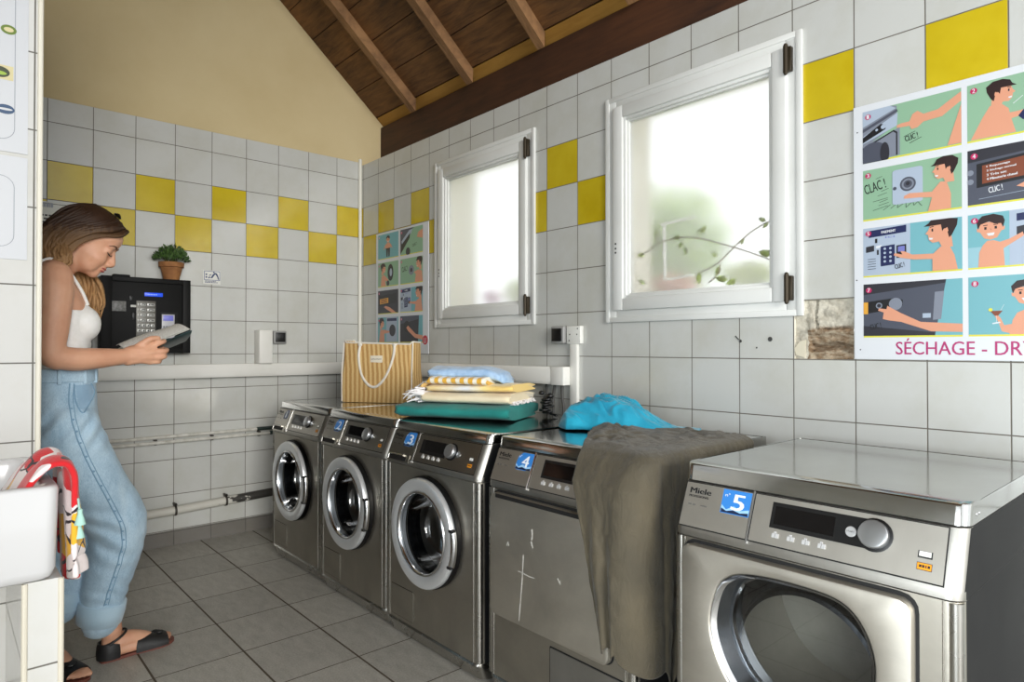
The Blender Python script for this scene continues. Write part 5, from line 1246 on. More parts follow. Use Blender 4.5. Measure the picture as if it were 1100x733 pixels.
for k in range(120):                                                     # tassels at the left end
    y = .01+.27*rr.random(); z = .008+.058*rr.random(); l = .045+.05*rr.random()
    p0 = Vector((.012, y, z)); p1 = p0+Vector((-l*.55, rr.gauss(-.01, .012), .010*rr.gauss(.3, 1))); p2 = p0+Vector((-l, rr.gauss(-.015, .016), -.010-.008*rr.random()))
    p1.z = max(p1.z, .004); p2.z = max(p2.z, .004)
    m.tube([p0, p1, p2], [.0045, .0042, .0022], 5)
build('fringe', m, MAT_WHITET, r2, 60)['label'] = 'white fringe'
m = M()
for k in range(40):
    y = .02+.25*rr.random(); z = .004+.010*rr.random(); m.tube([(.385, y, z), (.400+.02*rr.random(), y-.01, z), (.404+.02*rr.random(), y-.014, .003)], [.004, .0035, .002], 5)
build('fringe', m, MAT_WHITET, r2, 60)['label'] = 'white fringe'
h3 = .034; b3 = LASTTOP-.001
r3 = place('pale_yellow_towel', folded(.385, .270, h3, 13, 2, .003, .004, 0, .004), MAT_PALE, (.125, .040), b3, 'pale yellow and white towel under the yellow striped one')
b4 = LASTTOP-.004
r4 = place('striped_towel', folded(.262, .170, .036, 17, 1, .002), MAT_YSTR, (.135, .030), b4, 'small yellow and white striped towel near the top of the stack')
m = M()
for k in range(14): m.tube([(.004, .03+.008*k, .02), (-.020-.012*rr.random(), .02+.008*k, .008-.012*rr.random()), (-.028-.01*rr.random(), .015+.008*k, -.018)], [.005, .0045, .002], 5)
build('fringe', m, cloth('ochre_fringe', (214, 164, 70), (236, 206, 140), 300), r4, 60)['label'] = 'ochre fringe'
m = folded(.315, .190, .050, 23, 2, .004, .008, .10)
m.v = [Vector((p.x, p.y, p.z-.022*max(0, (p.x-.235)/.08)**1.5-.016*max(0, (p.y-.12)/.07))) for p in m.v]
r5 = place('denim_garment', m, MAT_BLUE, (.125, .062), LASTTOP-.010, 'light blue folded garment on top of the stack', .06, 'garment')
# knotted black cord behind the stack
m = M(); rr = random.Random(6); pts = []
for k in range(44):
    a = k*.9; q = .012+.012*rr.random(); zz = TOPZ+.012+.068*(k/43)
    pts.append(Vector((-.255+q*cos(a)+.012*sin(k*.4), -2.085+q*sin(a)-.010*(k/43), zz)))
m.tube(catmull(pts, False, 3), .0058, 7); m.ellipsoid((-.245, -2.105, TOPZ+.088), (.017, .017, .013), None, 14, 8); m.ellipsoid((-.262, -2.07, TOPZ+.100), (.012, .014, .010), None, 14, 8)
m.tube([(-.25, -2.09, TOPZ+.02), (-.235, -2.115, TOPZ+.008), (-.24, -2.14, TOPZ+.0065)], .0058, 7)
single('black_cord', m, MAT_BLACK, 'knotted black cord lying behind the right end of the teal towel', 'cord', smooth=70)

# ------------------------------------------------------------------ turquoise cloth heap
def ridged(p): return 1-abs(noise.noise(p))*2
def heap(fn, nu, nv):
    vs = []; fs = []
    for j in range(nv+1):
        for i in range(nu+1): vs.append(fn(i/nu, j/nv))
    for j in range(nv):
        for i in range(nu): a = j*(nu+1)+i; fs.append((a, a+1, a+nu+2, a+nu+1))
    return M().add(vs, fs)
HA = Vector((-.452, -2.365, TOPZ)); HB = Vector((-.20, -2.800, TOPZ)); hx = (HB-HA); HL = hx.length; hx.normalize(); hy = Vector((-hx.y, hx.x, 0)); hy = hy if hy.x > 0 else -hy
def turq(u, v):
    prof = min(1, (u/.09))**.6*(1-max(0, (u-.46)/.54))**.85 if u < 1 else 0
    prof2 = (.080*math.exp(-((u-.25)/.24)**2)+.060*math.exp(-((u-.52)/.20)**2)+.016*(1-u))*min(1, u/.06)**.5
    wv = .118*(min(1, u/.10)**.5)*(1-.55*max(0, (u-.5)/.5))+.004
    s = 2*v-1
    dome = max(0, 1-abs(s)**2.6)**.6
    q = Vector((u*5.5+s*1.1, s*2.2+u*2.5, 3.1)); q += Vector((noise.noise(q*1.1), noise.noise(q*1.1+Vector((7, 3, 1))), 0))*.55
    fold = ridged(q*1.0)*.58+ridged(q*2.0+Vector((4, 1, 0)))*.40+.10*noise.noise(q*4)
    z = prof2*dome*(.62+.62*fold)
    edge = 1-abs(s)**4
    base = HA+hx*(u*HL+.012*noise.noise(q*1.3)*edge)+hy*(s*wv*(1+.18*noise.noise(Vector((u*6, 7, s))))+.02*u)
    return (base.x, base.y, TOPZ+max(z, 0)+.003)
m = heap(turq, 110, 60); m = with_mods(m, [('SOLIDIFY', {'thickness': .003, 'offset': -1.0}), ('SMOOTH', {'factor': .4, 'iterations': 2})])
t = NT('turquoise_cotton'); o_ = t.obj()
t.bsdf(Base_Color=t.ramp(t.noise(o_, 9, 3).outputs[0], [(.3, lin(4, 134, 166)), (.7, lin(14, 160, 190))]), Roughness=.8, Sheen_Weight=.25, Normal=t.bump(t.noise(t.mapv(o_, (1, 1, 1)), 34, 4, .65).outputs[0], .55, .006)); MAT_TURQ = t.m
single('turquoise_cloth', m, MAT_TURQ, 'crumpled turquoise cloth heaped on the back of dryer number 4', 'cloth', smooth=180)

# ------------------------------------------------------------------ khaki cloth draped over the front right corner of dryer number 4
EX_, EY_ = -.786, -3.003               # the front edge (x) and the right edge (y) of the lid
def outline(a):
    """edge of the lid: a<0 along the front from the left, a>0 along the right side; returns point and outward direction"""
    R_ = .035; q = R_*pi/2
    if a < 0: return Vector((EX_, EY_+R_-a, 0)), Vector((-1, 0, 0))
    if a < q:
        th = a/R_; c = Vector((EX_+R_, EY_+R_, 0)); d = Vector((-cos(th), -sin(th), 0)); return c+d*R_, d
    return Vector((EX_+R_+(a-q), EY_, 0)), Vector((0, -1, 0))
A0, A1 = -.185, .56
def khaki(u, v):
    a = A0+(A1-A0)*u; p, d = outline(a)
    tt = .355                                    # share of v that lies on the lid
    if v < tt:
        k = v/tt
        # inner line on the lid
        inn = Vector((-.40, -2.50, 0)).lerp(Vector((-.235, -2.84, 0)), min(1, max(0, (u-.0)/.75)))
        if u > .75: inn = inn.lerp(Vector((-.225, -2.93, 0)), (u-.75)/.25)
        inn += Vector((.012*sin(u*23), .012*cos(u*19), 0))
        b = inn.lerp(p, k); edge = (1-k)
        q = Vector((b.x*7, b.y*7, 1.7))
        q2 = q+Vector((noise.noise(q*2), noise.noise(q*2+Vector((5, 2, 8))), 0))*.35; f = .008*ridged(q*1.3+Vector((u*2, 0, 0)))+.009*ridged(q2*2.4)+.008*ridged(q2*5.0)
        left = math.exp(-((u-.13)/.13)**2); f = max(f, 0)*(.45+.9*left)*(1-k**6)
        gather = .010*math.exp(-((k-.93)/.05)**2)*(u < .42)
        return (b.x+.006*noise.noise(q*2)*edge, b.y+.006*noise.noise(q*2.3)*edge, TOPZ+.005+f+.003*edge*max(0, sin(u*31))+gather*.4)
    k = (v-tt)/(1-tt)
    if a < 0: Lh = .515+.012*sin(u*40)
    else: Lh = .53+.10*min(1, a/.12)-.30*max(0, (a-.12)/A1)+.015*sin(u*50)
    z = TOPZ+.004-Lh*k
    w = min(1, k*1.6)
    # rounding over the edge, then hanging with folds that deepen downwards
    rnd = .016*sin(min(1, k/.05)*pi/2)
    fold = (.006+.011*w)*(.5+.5*sin(a*62+1.2*k+1.5))*w+.006*noise.noise(Vector((a*18, k*3, 5)))*w+.003*noise.noise(Vector((a*50, k*14, 2)))
    slope = .052*min(1, max(0, (k-.02)/.14)) if a < .02 else .006      # the front slopes out from the lid to the door
    if a >= 0: slope = .052*max(0, 1-a/.06)*min(1, max(0, (k-.02)/.14))+.004
    q = p+d*(rnd+max(fold, -.002)+slope+.004)
    # the left edge runs inwards to the right on its way down, and the cloth gathers at the corner
    t2 = Vector((0, -1, 0)) if a < 0 else (Vector((1, 0, 0)) if a > .055 else Vector((0, 0, 0)))
    if a < 0: q += t2*(.130*k**.85)*(a/A0)**1.0
    else:
        pull = max(0, (a-.06))/A1
        q += Vector((-1, 0, 0))*(.24*k*pull)
        q.y = max(q.y, EY_-.066-.02*k)
    return (q.x, q.y, z)
m = heap(khaki, 150, 170); m = with_mods(m, [('SMOOTH', {'factor': .5, 'iterations': 2}), ('SOLIDIFY', {'thickness': .0025, 'offset': 1.0})])
t = NT('khaki_cotton'); o_ = t.obj()
nz = t.noise(t.mapv(o_, (1, 1, .45)), 30, 6, .7, 1.2).outputs[0]
t.bsdf(Base_Color=t.ramp(t.noise(o_, 7, 3).outputs[0], [(.3, lin(66, 60, 46)), (.7, lin(84, 76, 58))]), Roughness=.75, Sheen_Weight=.15, Normal=t.bump(nz, .7, .008)); MAT_KHAKI = t.m
single('khaki_cloth', m, MAT_KHAKI, 'crinkled khaki cloth draped over the front right corner of dryer number 4', 'cloth', smooth=180)
# ------------------------------------------------------------------ the person
PB = Vector((-1.80, -1.33, 0))
per = thing('person', 'woman in white top and light jeans standing by the partition, reading a booklet', 'person', PB)
MAT_SKIN = None
t = NT('skin'); nz = t.noise(t.pos(), 14, 4).outputs[0]
t.bsdf(Base_Color=t.ramp(nz, [(.3, lin(204, 150, 120)), (.7, lin(216, 166, 136))]), Roughness=.5, Subsurface_Weight=.12, Subsurface_Radius=(.012, .005, .003), Subsurface_Scale=.6); MAT_SKIN = t.m
t = NT('denim'); o_ = t.pos(); X_, Y_, Z_ = t.xyz(o_)
tw_ = t.noise(t.mapv(o_, (1, 1, .25)), 520, 2, .7).outputs[0]; bg_ = t.noise(t.mapv(o_, (1.2, 1, .5)), 11, 5, .65, .6).outputs[0]
c = t.ramp(bg_, [(.28, lin(148, 180, 202)), (.5, lin(178, 206, 224)), (.74, lin(204, 226, 238))])
c = t.mix(.30, c, t.ramp(tw_, [(.35, lin(92, 128, 162)), (.65, lin(196, 216, 230))]))
t.bsdf(Base_Color=c, Roughness=.9, Sheen_Weight=.15, Normal=t.bump(bg_, .35, .004)); MAT_DENIM = t.m
MAT_DENIM_IN = cloth('denim_turned_up', (168, 196, 214), (190, 214, 228), 420, .4)
MAT_SEAM = plain('denim_seam', (124, 158, 184), .9)
MAT_TOP = mottled('white_jersey', (232, 232, 228), (240, 240, 238), 40, .85, 0, .15, 420)

def limb(m, pts, rad, seg=16, sub=5, sq=1.0):
    P = catmull([Vector(p) for p in pts], False, sub); R_ = [v.x for v in catmull([Vector((r, 0, 0)) for r in rad], False, sub)]
    m.tube(P, R_, seg, sq=sq)
    for p, r in ((P[0], R_[0]), (P[-1], R_[-1])): m.ellipsoid(p, (r*.985,)*3, None, 14, 8)
def erings(levels, n=28, off=0.0, sub=4, pw=2.2):
    c = catmull([Vector((a, b, z)) for z, a, b, hd, hw in levels], False, sub); h = catmull([Vector((hd, hw, 0)) for z, a, b, hd, hw in levels], False, sub)
    out = []
    for p, q in zip(c, h):
        ring = []
        for k in range(n):
            a = 2*pi*k/n; ca, sa = cos(a), sin(a); e = 2/pw
            ring.append(p+Vector(((abs(ca)**e)*(1 if ca > 0 else -1)*(q.x+off), (abs(sa)**e)*(1 if sa > 0 else -1)*(q.y+off), 0)))
        out.append(ring)
    return out
CY = -1.335
TORSO = [(.80, -1.885, CY, .105, .150), (.90, -1.885, CY, .110, .160), (.98, -1.880, CY, .098, .145), (1.06, -1.878, CY, .088, .125), (1.14, -1.884, CY, .092, .130), (1.22, -1.893, CY, .104, .146), (1.29, -1.905, CY, .103, .150), (1.35, -1.914, CY, .080, .142), (1.395, -1.908, CY, .056, .100), (1.415, -1.900, CY, .048, .06)]
# head frame: f forward, u up, s to the right of the person
ph, yw = radians(29), radians(16)
f0 = Vector((cos(yw), -sin(yw), 0)); HF = f0*cos(ph)-Vector((0, 0, 1))*sin(ph); HU = f0*sin(ph)+Vector((0, 0, 1))*cos(ph); HS = HF.cross(HU)
HC = Vector((-1.800, -1.352, 1.503))
HM = Matrix((HF, HU, HS)).transposed()
def hp(f, u, s): return HC+HF*f+HU*u+HS*s
def hell(m, c, r, su=20, sv=12): m.ellipsoid(hp(*c), r, HM, su, sv)
b = M()
b.loft(erings(TORSO))
for s in (-1, 1): b.ellipsoid((-1.832, CY+s*.066, 1.212), (.062, .062, .060))
limb(b, [(-1.905, CY, 1.36), (-1.885, CY-.002, 1.405), (-1.850, -1.345, 1.445), (-1.825, -1.35, 1.475)], [.062, .053, .049, .050])
for s in (-1, 1):                                     # shoulders and collar
    limb(b, [(-1.905, CY+s*.04, 1.392), (-1.908, CY+s*.10, 1.382), (-1.908, CY+s*.150, 1.360)], [.036, .040, .050])
# right arm (towards the camera)
RW = Vector((-1.700, -1.475, 1.098))
limb(b, [(-1.908, -1.488, 1.362), (-1.908, -1.508, 1.30), (-1.915, -1.522, 1.20), (-1.922, -1.528, 1.115), (-1.905, -1.526, 1.092)], [.052, .050, .045, .040, .037])
limb(b, [(-1.918, -1.528, 1.100), (-1.86, -1.518, 1.090), (-1.79, -1.500, 1.092), RW, RW+Vector((.02, .002, .002))], [.037, .039, .035, .0265, .026])
# left arm (behind)
LW = Vector((-1.700, -1.262, 1.088))
limb(b, [(-1.908, -1.182, 1.362), (-1.905, -1.162, 1.29), (-1.905, -1.150, 1.20), (-1.905, -1.152, 1.115), (-1.895, -1.156, 1.095)], [.052, .050, .045, .040, .037])
limb(b, [(-1.905, -1.152, 1.102), (-1.84, -1.185, 1.088), (-1.77, -1.222, 1.085), LW, LW+Vector((.018, -.015, .002))], [.037, .039, .035, .0265, .026])
def finger(pts, r0): limb(b, pts, [r0, r0*.94, r0*.88, r0*.78], 10, 4)
# right hand: back to the camera, index finger uppermost, fingers curled round the booklet, thumb on top
K = [Vector((-1.619, -1.470, 1.134)), Vector((-1.611, -1.475, 1.114)), Vector((-1.614, -1.473, 1.094)), Vector((-1.624, -1.468, 1.076))]
for k, q in zip(K, (.0145, .0145, .014, .013)): limb(b, [RW+Vector((.005, 0, (k.z-1.105)*.5)), RW.lerp(k, .55)+Vector((0, -.004, 0)), k], [.019, q+.002, q-.003], 12, 4)
b.ellipsoid((-1.655, -1.466, 1.104), (.040, .015, .032)); b.ellipsoid((-1.672, -1.458, 1.118), (.030, .017, .020))
finger([K[0], Vector((-1.588, -1.468, 1.147)), Vector((-1.574, -1.444, 1.152)), Vector((-1.586, -1.424, 1.152))], .0100)
finger([K[1], Vector((-1.578, -1.472, 1.116)), Vector((-1.566, -1.442, 1.121)), Vector((-1.584, -1.420, 1.122))], .0102)
finger([K[2], Vector((-1.582, -1.470, 1.094)), Vector((-1.572, -1.440, 1.099)), Vector((-1.590, -1.420, 1.102))], .0098)
finger([K[3], Vector((-1.597, -1.464, 1.076)), Vector((-1.588, -1.440, 1.080)), Vector((-1.602, -1.424, 1.084))], .0086)
limb(b, [(-1.676, -1.464, 1.118), (-1.650, -1.474, 1.142), (-1.624, -1.478, 1.160), (-1.600, -1.474, 1.163)], [.0150, .0128, .0108, .0088], 10, 4)
# left hand under the far side of the booklet, fingertips showing beyond the spine
K2 = [Vector((-1.632, -1.318, 1.118)), Vector((-1.622, -1.326, 1.106)), Vector((-1.622, -1.322, 1.090)), Vector((-1.632, -1.312, 1.076))]
for k in K2: limb(b, [LW+Vector((.006, -.006, (k.z-1.097)*.5)), LW.lerp(k, .55), k], [.018, .0155, .0112], 12, 4)
b.ellipsoid((-1.66, -1.290, 1.096), (.036, .022, .028))
for k, e, r0 in zip(K2, (Vector((-1.566, -1.392, 1.128)), Vector((-1.556, -1.396, 1.112)), Vector((-1.560, -1.388, 1.096)), Vector((-1.580, -1.368, 1.080))), (.0096, .0098, .0094, .0084)):
    finger([k, k.lerp(e, .42)+Vector((.006, 0, -.002)), k.lerp(e, .75)+Vector((.004, -.002, .0)), e], r0)
limb(b, [(-1.668, -1.288, 1.112), (-1.648, -1.318, 1.128), (-1.622, -1.346, 1.134), (-1.604, -1.360, 1.136)], [.0145, .0125, .0106, .0088], 10, 4)
# legs inside the jeans, feet
AR = Vector((-1.716, -1.335, .098)); AL = Vector((-1.892, -1.277, .094))
limb(b, [(-1.880, -1.415, .87), (-1.80, -1.415, .68), (-1.705, -1.395, .49), (-1.712, -1.365, .36), (-1.722, -1.345, .22), AR+Vector((-.002, 0, .05)), AR], [.082, .074, .055, .052, .042, .034, .035])
limb(b, [(-1.885, -1.250, .87), (-1.85, -1.26, .68), (-1.825, -1.275, .49), (-1.845, -1.278, .36), (-1.868, -1.278, .22), AL+Vector((.004, 0, .05)), AL], [.082, .074, .055, .052, .042, .034, .035])
class Foot:
    def __init__(s, heel, ang): s.o = Vector(heel); s.x = Vector((cos(ang), sin(ang), 0)); s.y = Vector((-sin(ang), cos(ang), 0))
    def p(s, x, y, z): return s.o+s.x*x+s.y*y+Vector((0, 0, z))
FR = Foot((-1.750, -1.335, 0), radians(4.0)); FL = Foot((-1.918, -1.243, 0), radians(-66))
for F in (FR, FL):
    limb(b, [F.p(.030, 0, .040), F.p(.035, 0, .075), F.p(.037, 0, .11)], [.030, .031, .033])
    limb(b, [F.p(.028, 0, .040), F.p(.075, 0, .056), F.p(.125, .0, .046), F.p(.165, .0, .034)], [.028, .033, .031, .022])
    for dy, r in ((-.022, .017), (0, .018), (.020, .017)): limb(b, [F.p(.06, dy*.6, .032), F.p(.13, dy, .030), F.p(.185, dy*1.15, .024)], [.020, r, r*.8])
    for q, (dy, x1, r) in enumerate(((.026, .236, .0115), (.010, .234, .0088), (-.004, .227, .0084), (-.017, .218, .0080), (-.029, .206, .0078))):
        limb(b, [F.p(.175, dy*.95, .026), F.p(.205, dy, .027), F.p(x1, dy, .0195)], [r, r, r*.85], 10, 4)
# head
hell(b, (-.012, .030, 0), (.094, .086, .074)); hell(b, (.020, -.020, 0), (.070, .084, .061)); hell(b, (.028, -.066, 0), (.054, .040, .046)); hell(b, (.068, -.088, 0), (.020, .019, .021)); hell(b, (.045, .045, 0), (.050, .050, .060))
for s in (-1, 1):
    hell(b, (.052, -.034, s*.030), (.036, .036, .028)); hell(b, (.042, -.060, s*.026), (.036, .036, .026)); hell(b, (.076, .020, s*.028), (.014, .010, .022)); hell(b, (.074, .001, s*.031), (.014, .0095, .016)); hell(b, (-.012, -.012, s*.073), (.018, .030, .008)); hell(b, (.096, -.038, s*.010), (.012, .009, .008))
limb(b, [hp(.082, .014, 0), hp(.091, -.006, 0), hp(.099, -.022, 0), hp(.102, -.031, 0)], [.0085, .0095, .0115, .0125], 12, 4)
hell(b, (.082, -.047, 0), (.014, .012, .020)); hell(b, (.085, -.058, 0), (.013, .0065, .021)); hell(b, (.082, -.068, 0), (.013, .0065, .018))
body = with_mods(b, [('REMESH', {'mode': 'VOXEL', 'voxel_size': .0042}), ('SMOOTH', {'factor': .5, 'iterations': 4})])
adj = {}; hs = set(i for i, p in enumerate(body.v) if (p-HC).length < .135)
for f in body.f:
    for a_, b_ in zip(f, f[1:]+f[:1]):
        if a_ in hs: adj.setdefault(a_, set()).add(b_)
        if b_ in hs: adj.setdefault(b_, set()).add(a_)
def soft(i):
    q = HM.transposed() @ (body.v[i]-HC)
    return 0 if (abs(q.z) < .024 and -.075 < q.y < .012 and q.x > .06) else (.25 if abs(q.z) < .05 and -.02 < q.y < .03 and q.x > .06 else .55)
wt = {i: soft(i) for i in hs}
for _ in range(9):
    nw = {}
    for i in hs:
        if wt[i] and i in adj: nw[i] = body.v[i].lerp(sum((body.v[j] for j in adj[i]), Vector())/len(adj[i]), wt[i])
    for i, p in nw.items(): body.v[i] = p
build('body', body, MAT_SKIN, per, 180)
# face details
m = M()
for s in (-1, 1):
    m.tube(catmull([hp(.0895, -.004, s*.016), hp(.0905, -.0085, s*.027), hp(.0865, -.0085, s*.038), hp(.079, -.003, s*.048)], False, 4), [.0018]*13, 6)
build('eyelash', m, plain('lash', (30, 20, 18), .7), per)
m = M()
for s in (-1, 1): m.tube(catmull([hp(.0905, .022, s*.012), hp(.0905, .028, s*.026), hp(.083, .027, s*.042), hp(.072, .020, s*.052)], False, 4), [.0018, .002, .0022, .0022, .0022, .0022, .0022, .002, .002, .0018, .0016, .0014, .001], 6)
build('eyebrow', m, plain('brow', (104, 72, 54), .8), per)
m = M(); hell(m, (.0885, -.0580, 0), (.0105, .0050, .0195)); hell(m, (.0860, -.0672, 0), (.0105, .0055, .0165)); build('lips', m, plain('lip', (168, 82, 78), .4), per, 180)

# hair ---------------------------------------------------------------
t = NT('hair'); X_, Y_, Z_ = t.xyz(t.pos())
st = t.noise(t.mapv(t.pos(), (1, 1, .14)), 150, 3, .7).outputs[0]
g = t.n('ShaderNodeMapRange', {'Value': t.math('ADD', Z_, t.math('MULTIPLY', t.math('SUBTRACT', st, .5), .12)), 'From Min': 1.55, 'From Max': 1.39}).outputs[0]
c = t.mix(g, t.mix(st, lin(26, 17, 12), lin(66, 43, 28)), t.mix(st, lin(98, 64, 38), lin(206, 162, 110)))
t.bsdf(Base_Color=c, Roughness=.55, Specular_IOR_Level=.3); MAT_HAIR = t.m
h = M(); rr = random.Random(31)
# cap over the skull, open at the face
cap = M(); nu, nv = 48, 30; vs = []; fs = []; keep = {}
for i in range(nv+1):
    th = pi*i/nv
    for j in range(nu):
        a = 2*pi*j/nu; d = Vector((sin(th)*cos(a), cos(th), sin(th)*sin(a)))      # f,u,s
        r = Vector((d.x*.101, d.y*.094, d.z*.082)); k = 1+.010*noise.noise(d*9)
        vs.append(hp(-.012+r.x*k, .032+r.y*k, r.z*k)); keep[i*nu+j] = (d.y > .66-.30*abs(d.z) if d.x > .42 else (d.y > -.30 or d.x < -.05) if d.x > .10 else True) and d.y > -.85
for i in range(nv):
    for j in range(nu):
        q = (i*nu+j, (i+1)*nu+j, (i+1)*nu+(j+1) % nu, i*nu+(j+1) % nu)
        if all(keep[x] for x in q): fs.append(q)
cap.add(vs, fs); cap = with_mods(cap, [('SOLIDIFY', {'thickness': .006, 'offset': 1.0}), ('SUBSURF', {'levels': 1, 'render_levels': 1})])
h.join(cap)
def lock(pts, r, n=4):
    P = catmull(pts, False, n); N = len(P)
    h.tube(P, [r*(.75+.5*sin(pi*min(1, .15+.85*i/(N-1))))*(1 if i < N-3 else (N-1-i)/3*.8+.12) for i in range(N)], 6)
for k in range(280):                                     # near side: from the parting back over the temple to the shoulder and back
    fr = rr.random(); f1 = .082-.165*fr
    top = hp(f1*.9, .122-.030*abs(f1/.09)**2+.004*rr.random(), .004+.02*rr.random())
    m1 = hp(f1*.80-.006, .085-.02*rr.random(), .060+.010*rr.random())
    m2 = hp(-.010-.085*fr+.012*rr.gauss(0, 1)*.6, .010, .088-.030*fr*rr.random()+.004*rr.random())
    m3 = hp(-.030-.085*fr, -.050+.01*rr.gauss(0, 1), .086-.04*fr*rr.random())
    e = Vector((-1.862-.075*fr-.03*rr.random(), -1.452+.07*fr+.03*rr.random(), 1.425-.02*rr.random()))
    e2 = e+Vector((-.045-.03*rr.random(), .012*rr.gauss(0, 1), -.030-.045*rr.random()))
    e3 = e2+Vector((-.025, .01, -.07-.05*rr.random()))
    lock([top, m1, m2, m3, m3.lerp(e, .6)+Vector((.006*rr.gauss(0, 1), -.006, .006*rr.gauss(0, 1))), e, e2, e3], .0040+.0026*rr.random())
for k in range(110):                                      # front fringe swept from the parting down the near temple
    fr = rr.random(); top = hp(.088-.03*fr, .090+.012*rr.random(), -.010+.03*rr.random()); m1 = hp(.084-.05*fr, .068, .040+.012*rr.random()); m2 = hp(.040-.04*fr, .034, .072+.005*rr.random()); m3 = hp(.002-.03*fr, -.020, .083)
    m4 = hp(-.008-.03*fr+.004*rr.gauss(0, 1), -.075-.03*rr.random(), .078); lock([top, m1, m2, m3, m4], .0034+.0016*rr.random())
for k in range(190):                                     # far side: hanging straight down beyond the cheek in front of the far shoulder
    fr = rr.random(); f1 = .085-.15*fr
    top = hp(f1*.9, .122-.030*abs(f1/.09)**2, -.004-.02*rr.random()); m1 = hp(f1*.8, .080, -.064-.01*rr.random()); m2 = hp(.020-.06*fr, .0, -.090)
    m3 = hp(.020-.07*fr, -.070, -.090-.01*rr.random()); x = -1.758-.065*fr+.010*rr.gauss(0, 1)
    e = Vector((x, -1.255+.02*rr.gauss(0, 1), 1.36)); e2 = Vector((x+.008*rr.gauss(0, 1), -1.262+.015*rr.gauss(0, 1), 1.29)); e3 = Vector((x-.004+.010*rr.gauss(0, 1), -1.265, 1.215+.05*rr.random()))
    lock([top, m1, m2, m3, e, e2, e3], .0040+.0024*rr.random())
for k in range(110):                                      # back of the head
    a = rr.uniform(-1, 1); top = hp(-.04*rr.random(), .126, .02*a); m1 = hp(-.085, .085, .05*a); m2 = hp(-.112, .02, .062*a); m3 = hp(-.112, -.05, .07*a)
    e = Vector((-1.905-.02*rr.random(), -1.352-.075*a, 1.42)); e2 = e+Vector((-.045, -.01*a, -.06)); e3 = e2+Vector((-.02, 0, -.09-.04*rr.random())); lock([top, m1, m2, m3, e, e2, e3], .0055)
hair = build('hair', h, MAT_HAIR, per, 180)
m = M().tube([hp(.020, .134, -.012), hp(.034, .133, .002), hp(.046, .126, .014)], [.004, .0075, .004], 8); build('hair_clip', m, MAT_BLACK, hair)

# top ----------------------------------------------------------------
g = M(); lv = [(z, a, b_, hd, hw) for z, a, b_, hd, hw in TORSO if z <= 1.22]
lv = [(1.030, -1.879, CY, .094, .134), (1.06, -1.878, CY, .093, .130), (1.14, -1.884, CY, .097, .135), (1.20, -1.890, CY, .107, .147), (1.255, -1.898, CY, .109, .152)]
g.loft(erings(lv))
for s in (-1, 1): g.ellipsoid((-1.829, CY+s*.064, 1.210), (.066, .068, .068)); g.ellipsoid((-1.842, CY+s*.060, 1.255), (.046, .048, .040))
g.ellipsoid((-1.828, CY, 1.215), (.055, .07, .055))
g = with_mods(g, [('REMESH', {'mode': 'VOXEL', 'voxel_size': .005}), ('SMOOTH', {'factor': .5, 'iterations': 4})])
g.v = [p+Vector((.0018*sin(p.z*170+3*sin(p.y*22)), 0, 0))*(1 if p.z < 1.15 else .2) for p in g.v]
top = build('top', g, MAT_TOP, per, 180)
m = M()
for s in (-1, 1): m.tube(catmull([(-1.806, CY+s*.078, 1.275), (-1.826, CY+s*.084, 1.325), (-1.868, CY+s*.090, 1.392), (-1.915, CY+s*.094, 1.424), (-1.965, CY+s*.092, 1.385), (-2.000, CY+s*.085, 1.30)], False, 5), .0058, 8)
build('strap', m, MAT_TOP, top, 70)

# jeans --------------------------------------------------------------
J = M()
J.loft(erings([(1.052, -1.8765, CY, .103, .140), (1.01, -1.878, CY, .106, .148), (.96, -1.882, CY, .114, .160), (.90, -1.886, CY, .121, .172), (.84, -1.888, CY, .120, .176), (.80, -1.888, CY, .10, .165)]))
RLEG = [(-1.878, -1.423, .87), (-1.838, -1.424, .76), (-1.785, -1.420, .65), (-1.722, -1.405, .53), (-1.708, -1.392, .46), (-1.722, -1.370, .36), (-1.740, -1.350, .26), (-1.750, -1.340, .185), (-1.752, -1.336, .150)]
RRAD = [.106, .105, .102, .096, .090, .084, .074, .066, .064]
LLEG = [(-1.888, -1.245, .87), (-1.868, -1.252, .76), (-1.850, -1.262, .65), (-1.836, -1.272, .53), (-1.840, -1.276, .46), (-1.852, -1.280, .36), (-1.866, -1.282, .27), (-1.870, -1.282, .215)]
LRAD = [.106, .103, .097, .090, .085, .079, .071, .066]
limb(J, RLEG, RRAD, 24); limb(J, LLEG, LRAD, 24)
J = with_mods(J, [('REMESH', {'mode': 'VOXEL', 'voxel_size': .006}), ('SMOOTH', {'factor': .5, 'iterations': 6})])
nv = []
for p in J.v:                                            # creases: behind the knee, at the hip, slack above the cuffs
    q = Vector((p.x, p.y, p.z))
    kn = math.exp(-((p.z-.47)/.10)**2)*(1 if p.x < -1.70 else .25); hip = math.exp(-((p.z-.86)/.07)**2); cu = math.exp(-((p.z-.25)/.07)**2)
    d = .0055*kn*sin((p.z*1.0+p.x*.6)*95+3*noise.noise(q*6))+.005*hip*sin((p.z-p.x*1.2)*80+2*noise.noise(q*5))+.0025*cu*sin(p.z*80+p.x*60+4*noise.noise(q*9))+.006*noise.noise(q*8)+.003*noise.noise(q*22)
    n_ = Vector((p.x+1.80, p.y-CY, 0)); n_ = n_.normalized() if n_.length > 1e-5 else Vector((1, 0, 0))
    nv.append(p+n_*d*.8+Vector((0, -1, 0))*d*.5)
J.v = nv
jeans = build('jeans', J, MAT_DENIM, per, 180)
m = M()                                                  # turned-up cuffs
def cuff(c0, c1, r0, r1):
    c0, c1 = Vector(c0), Vector(c1); P = [c0, c0.lerp(c1, .06), c0.lerp(c1, .5), c0.lerp(c1, .94), c1]; m_ = M(); m_.tube(P, [r0, r0+.006, (r0+r1)/2+.008, r1+.006, r1-.004], 28); return m_
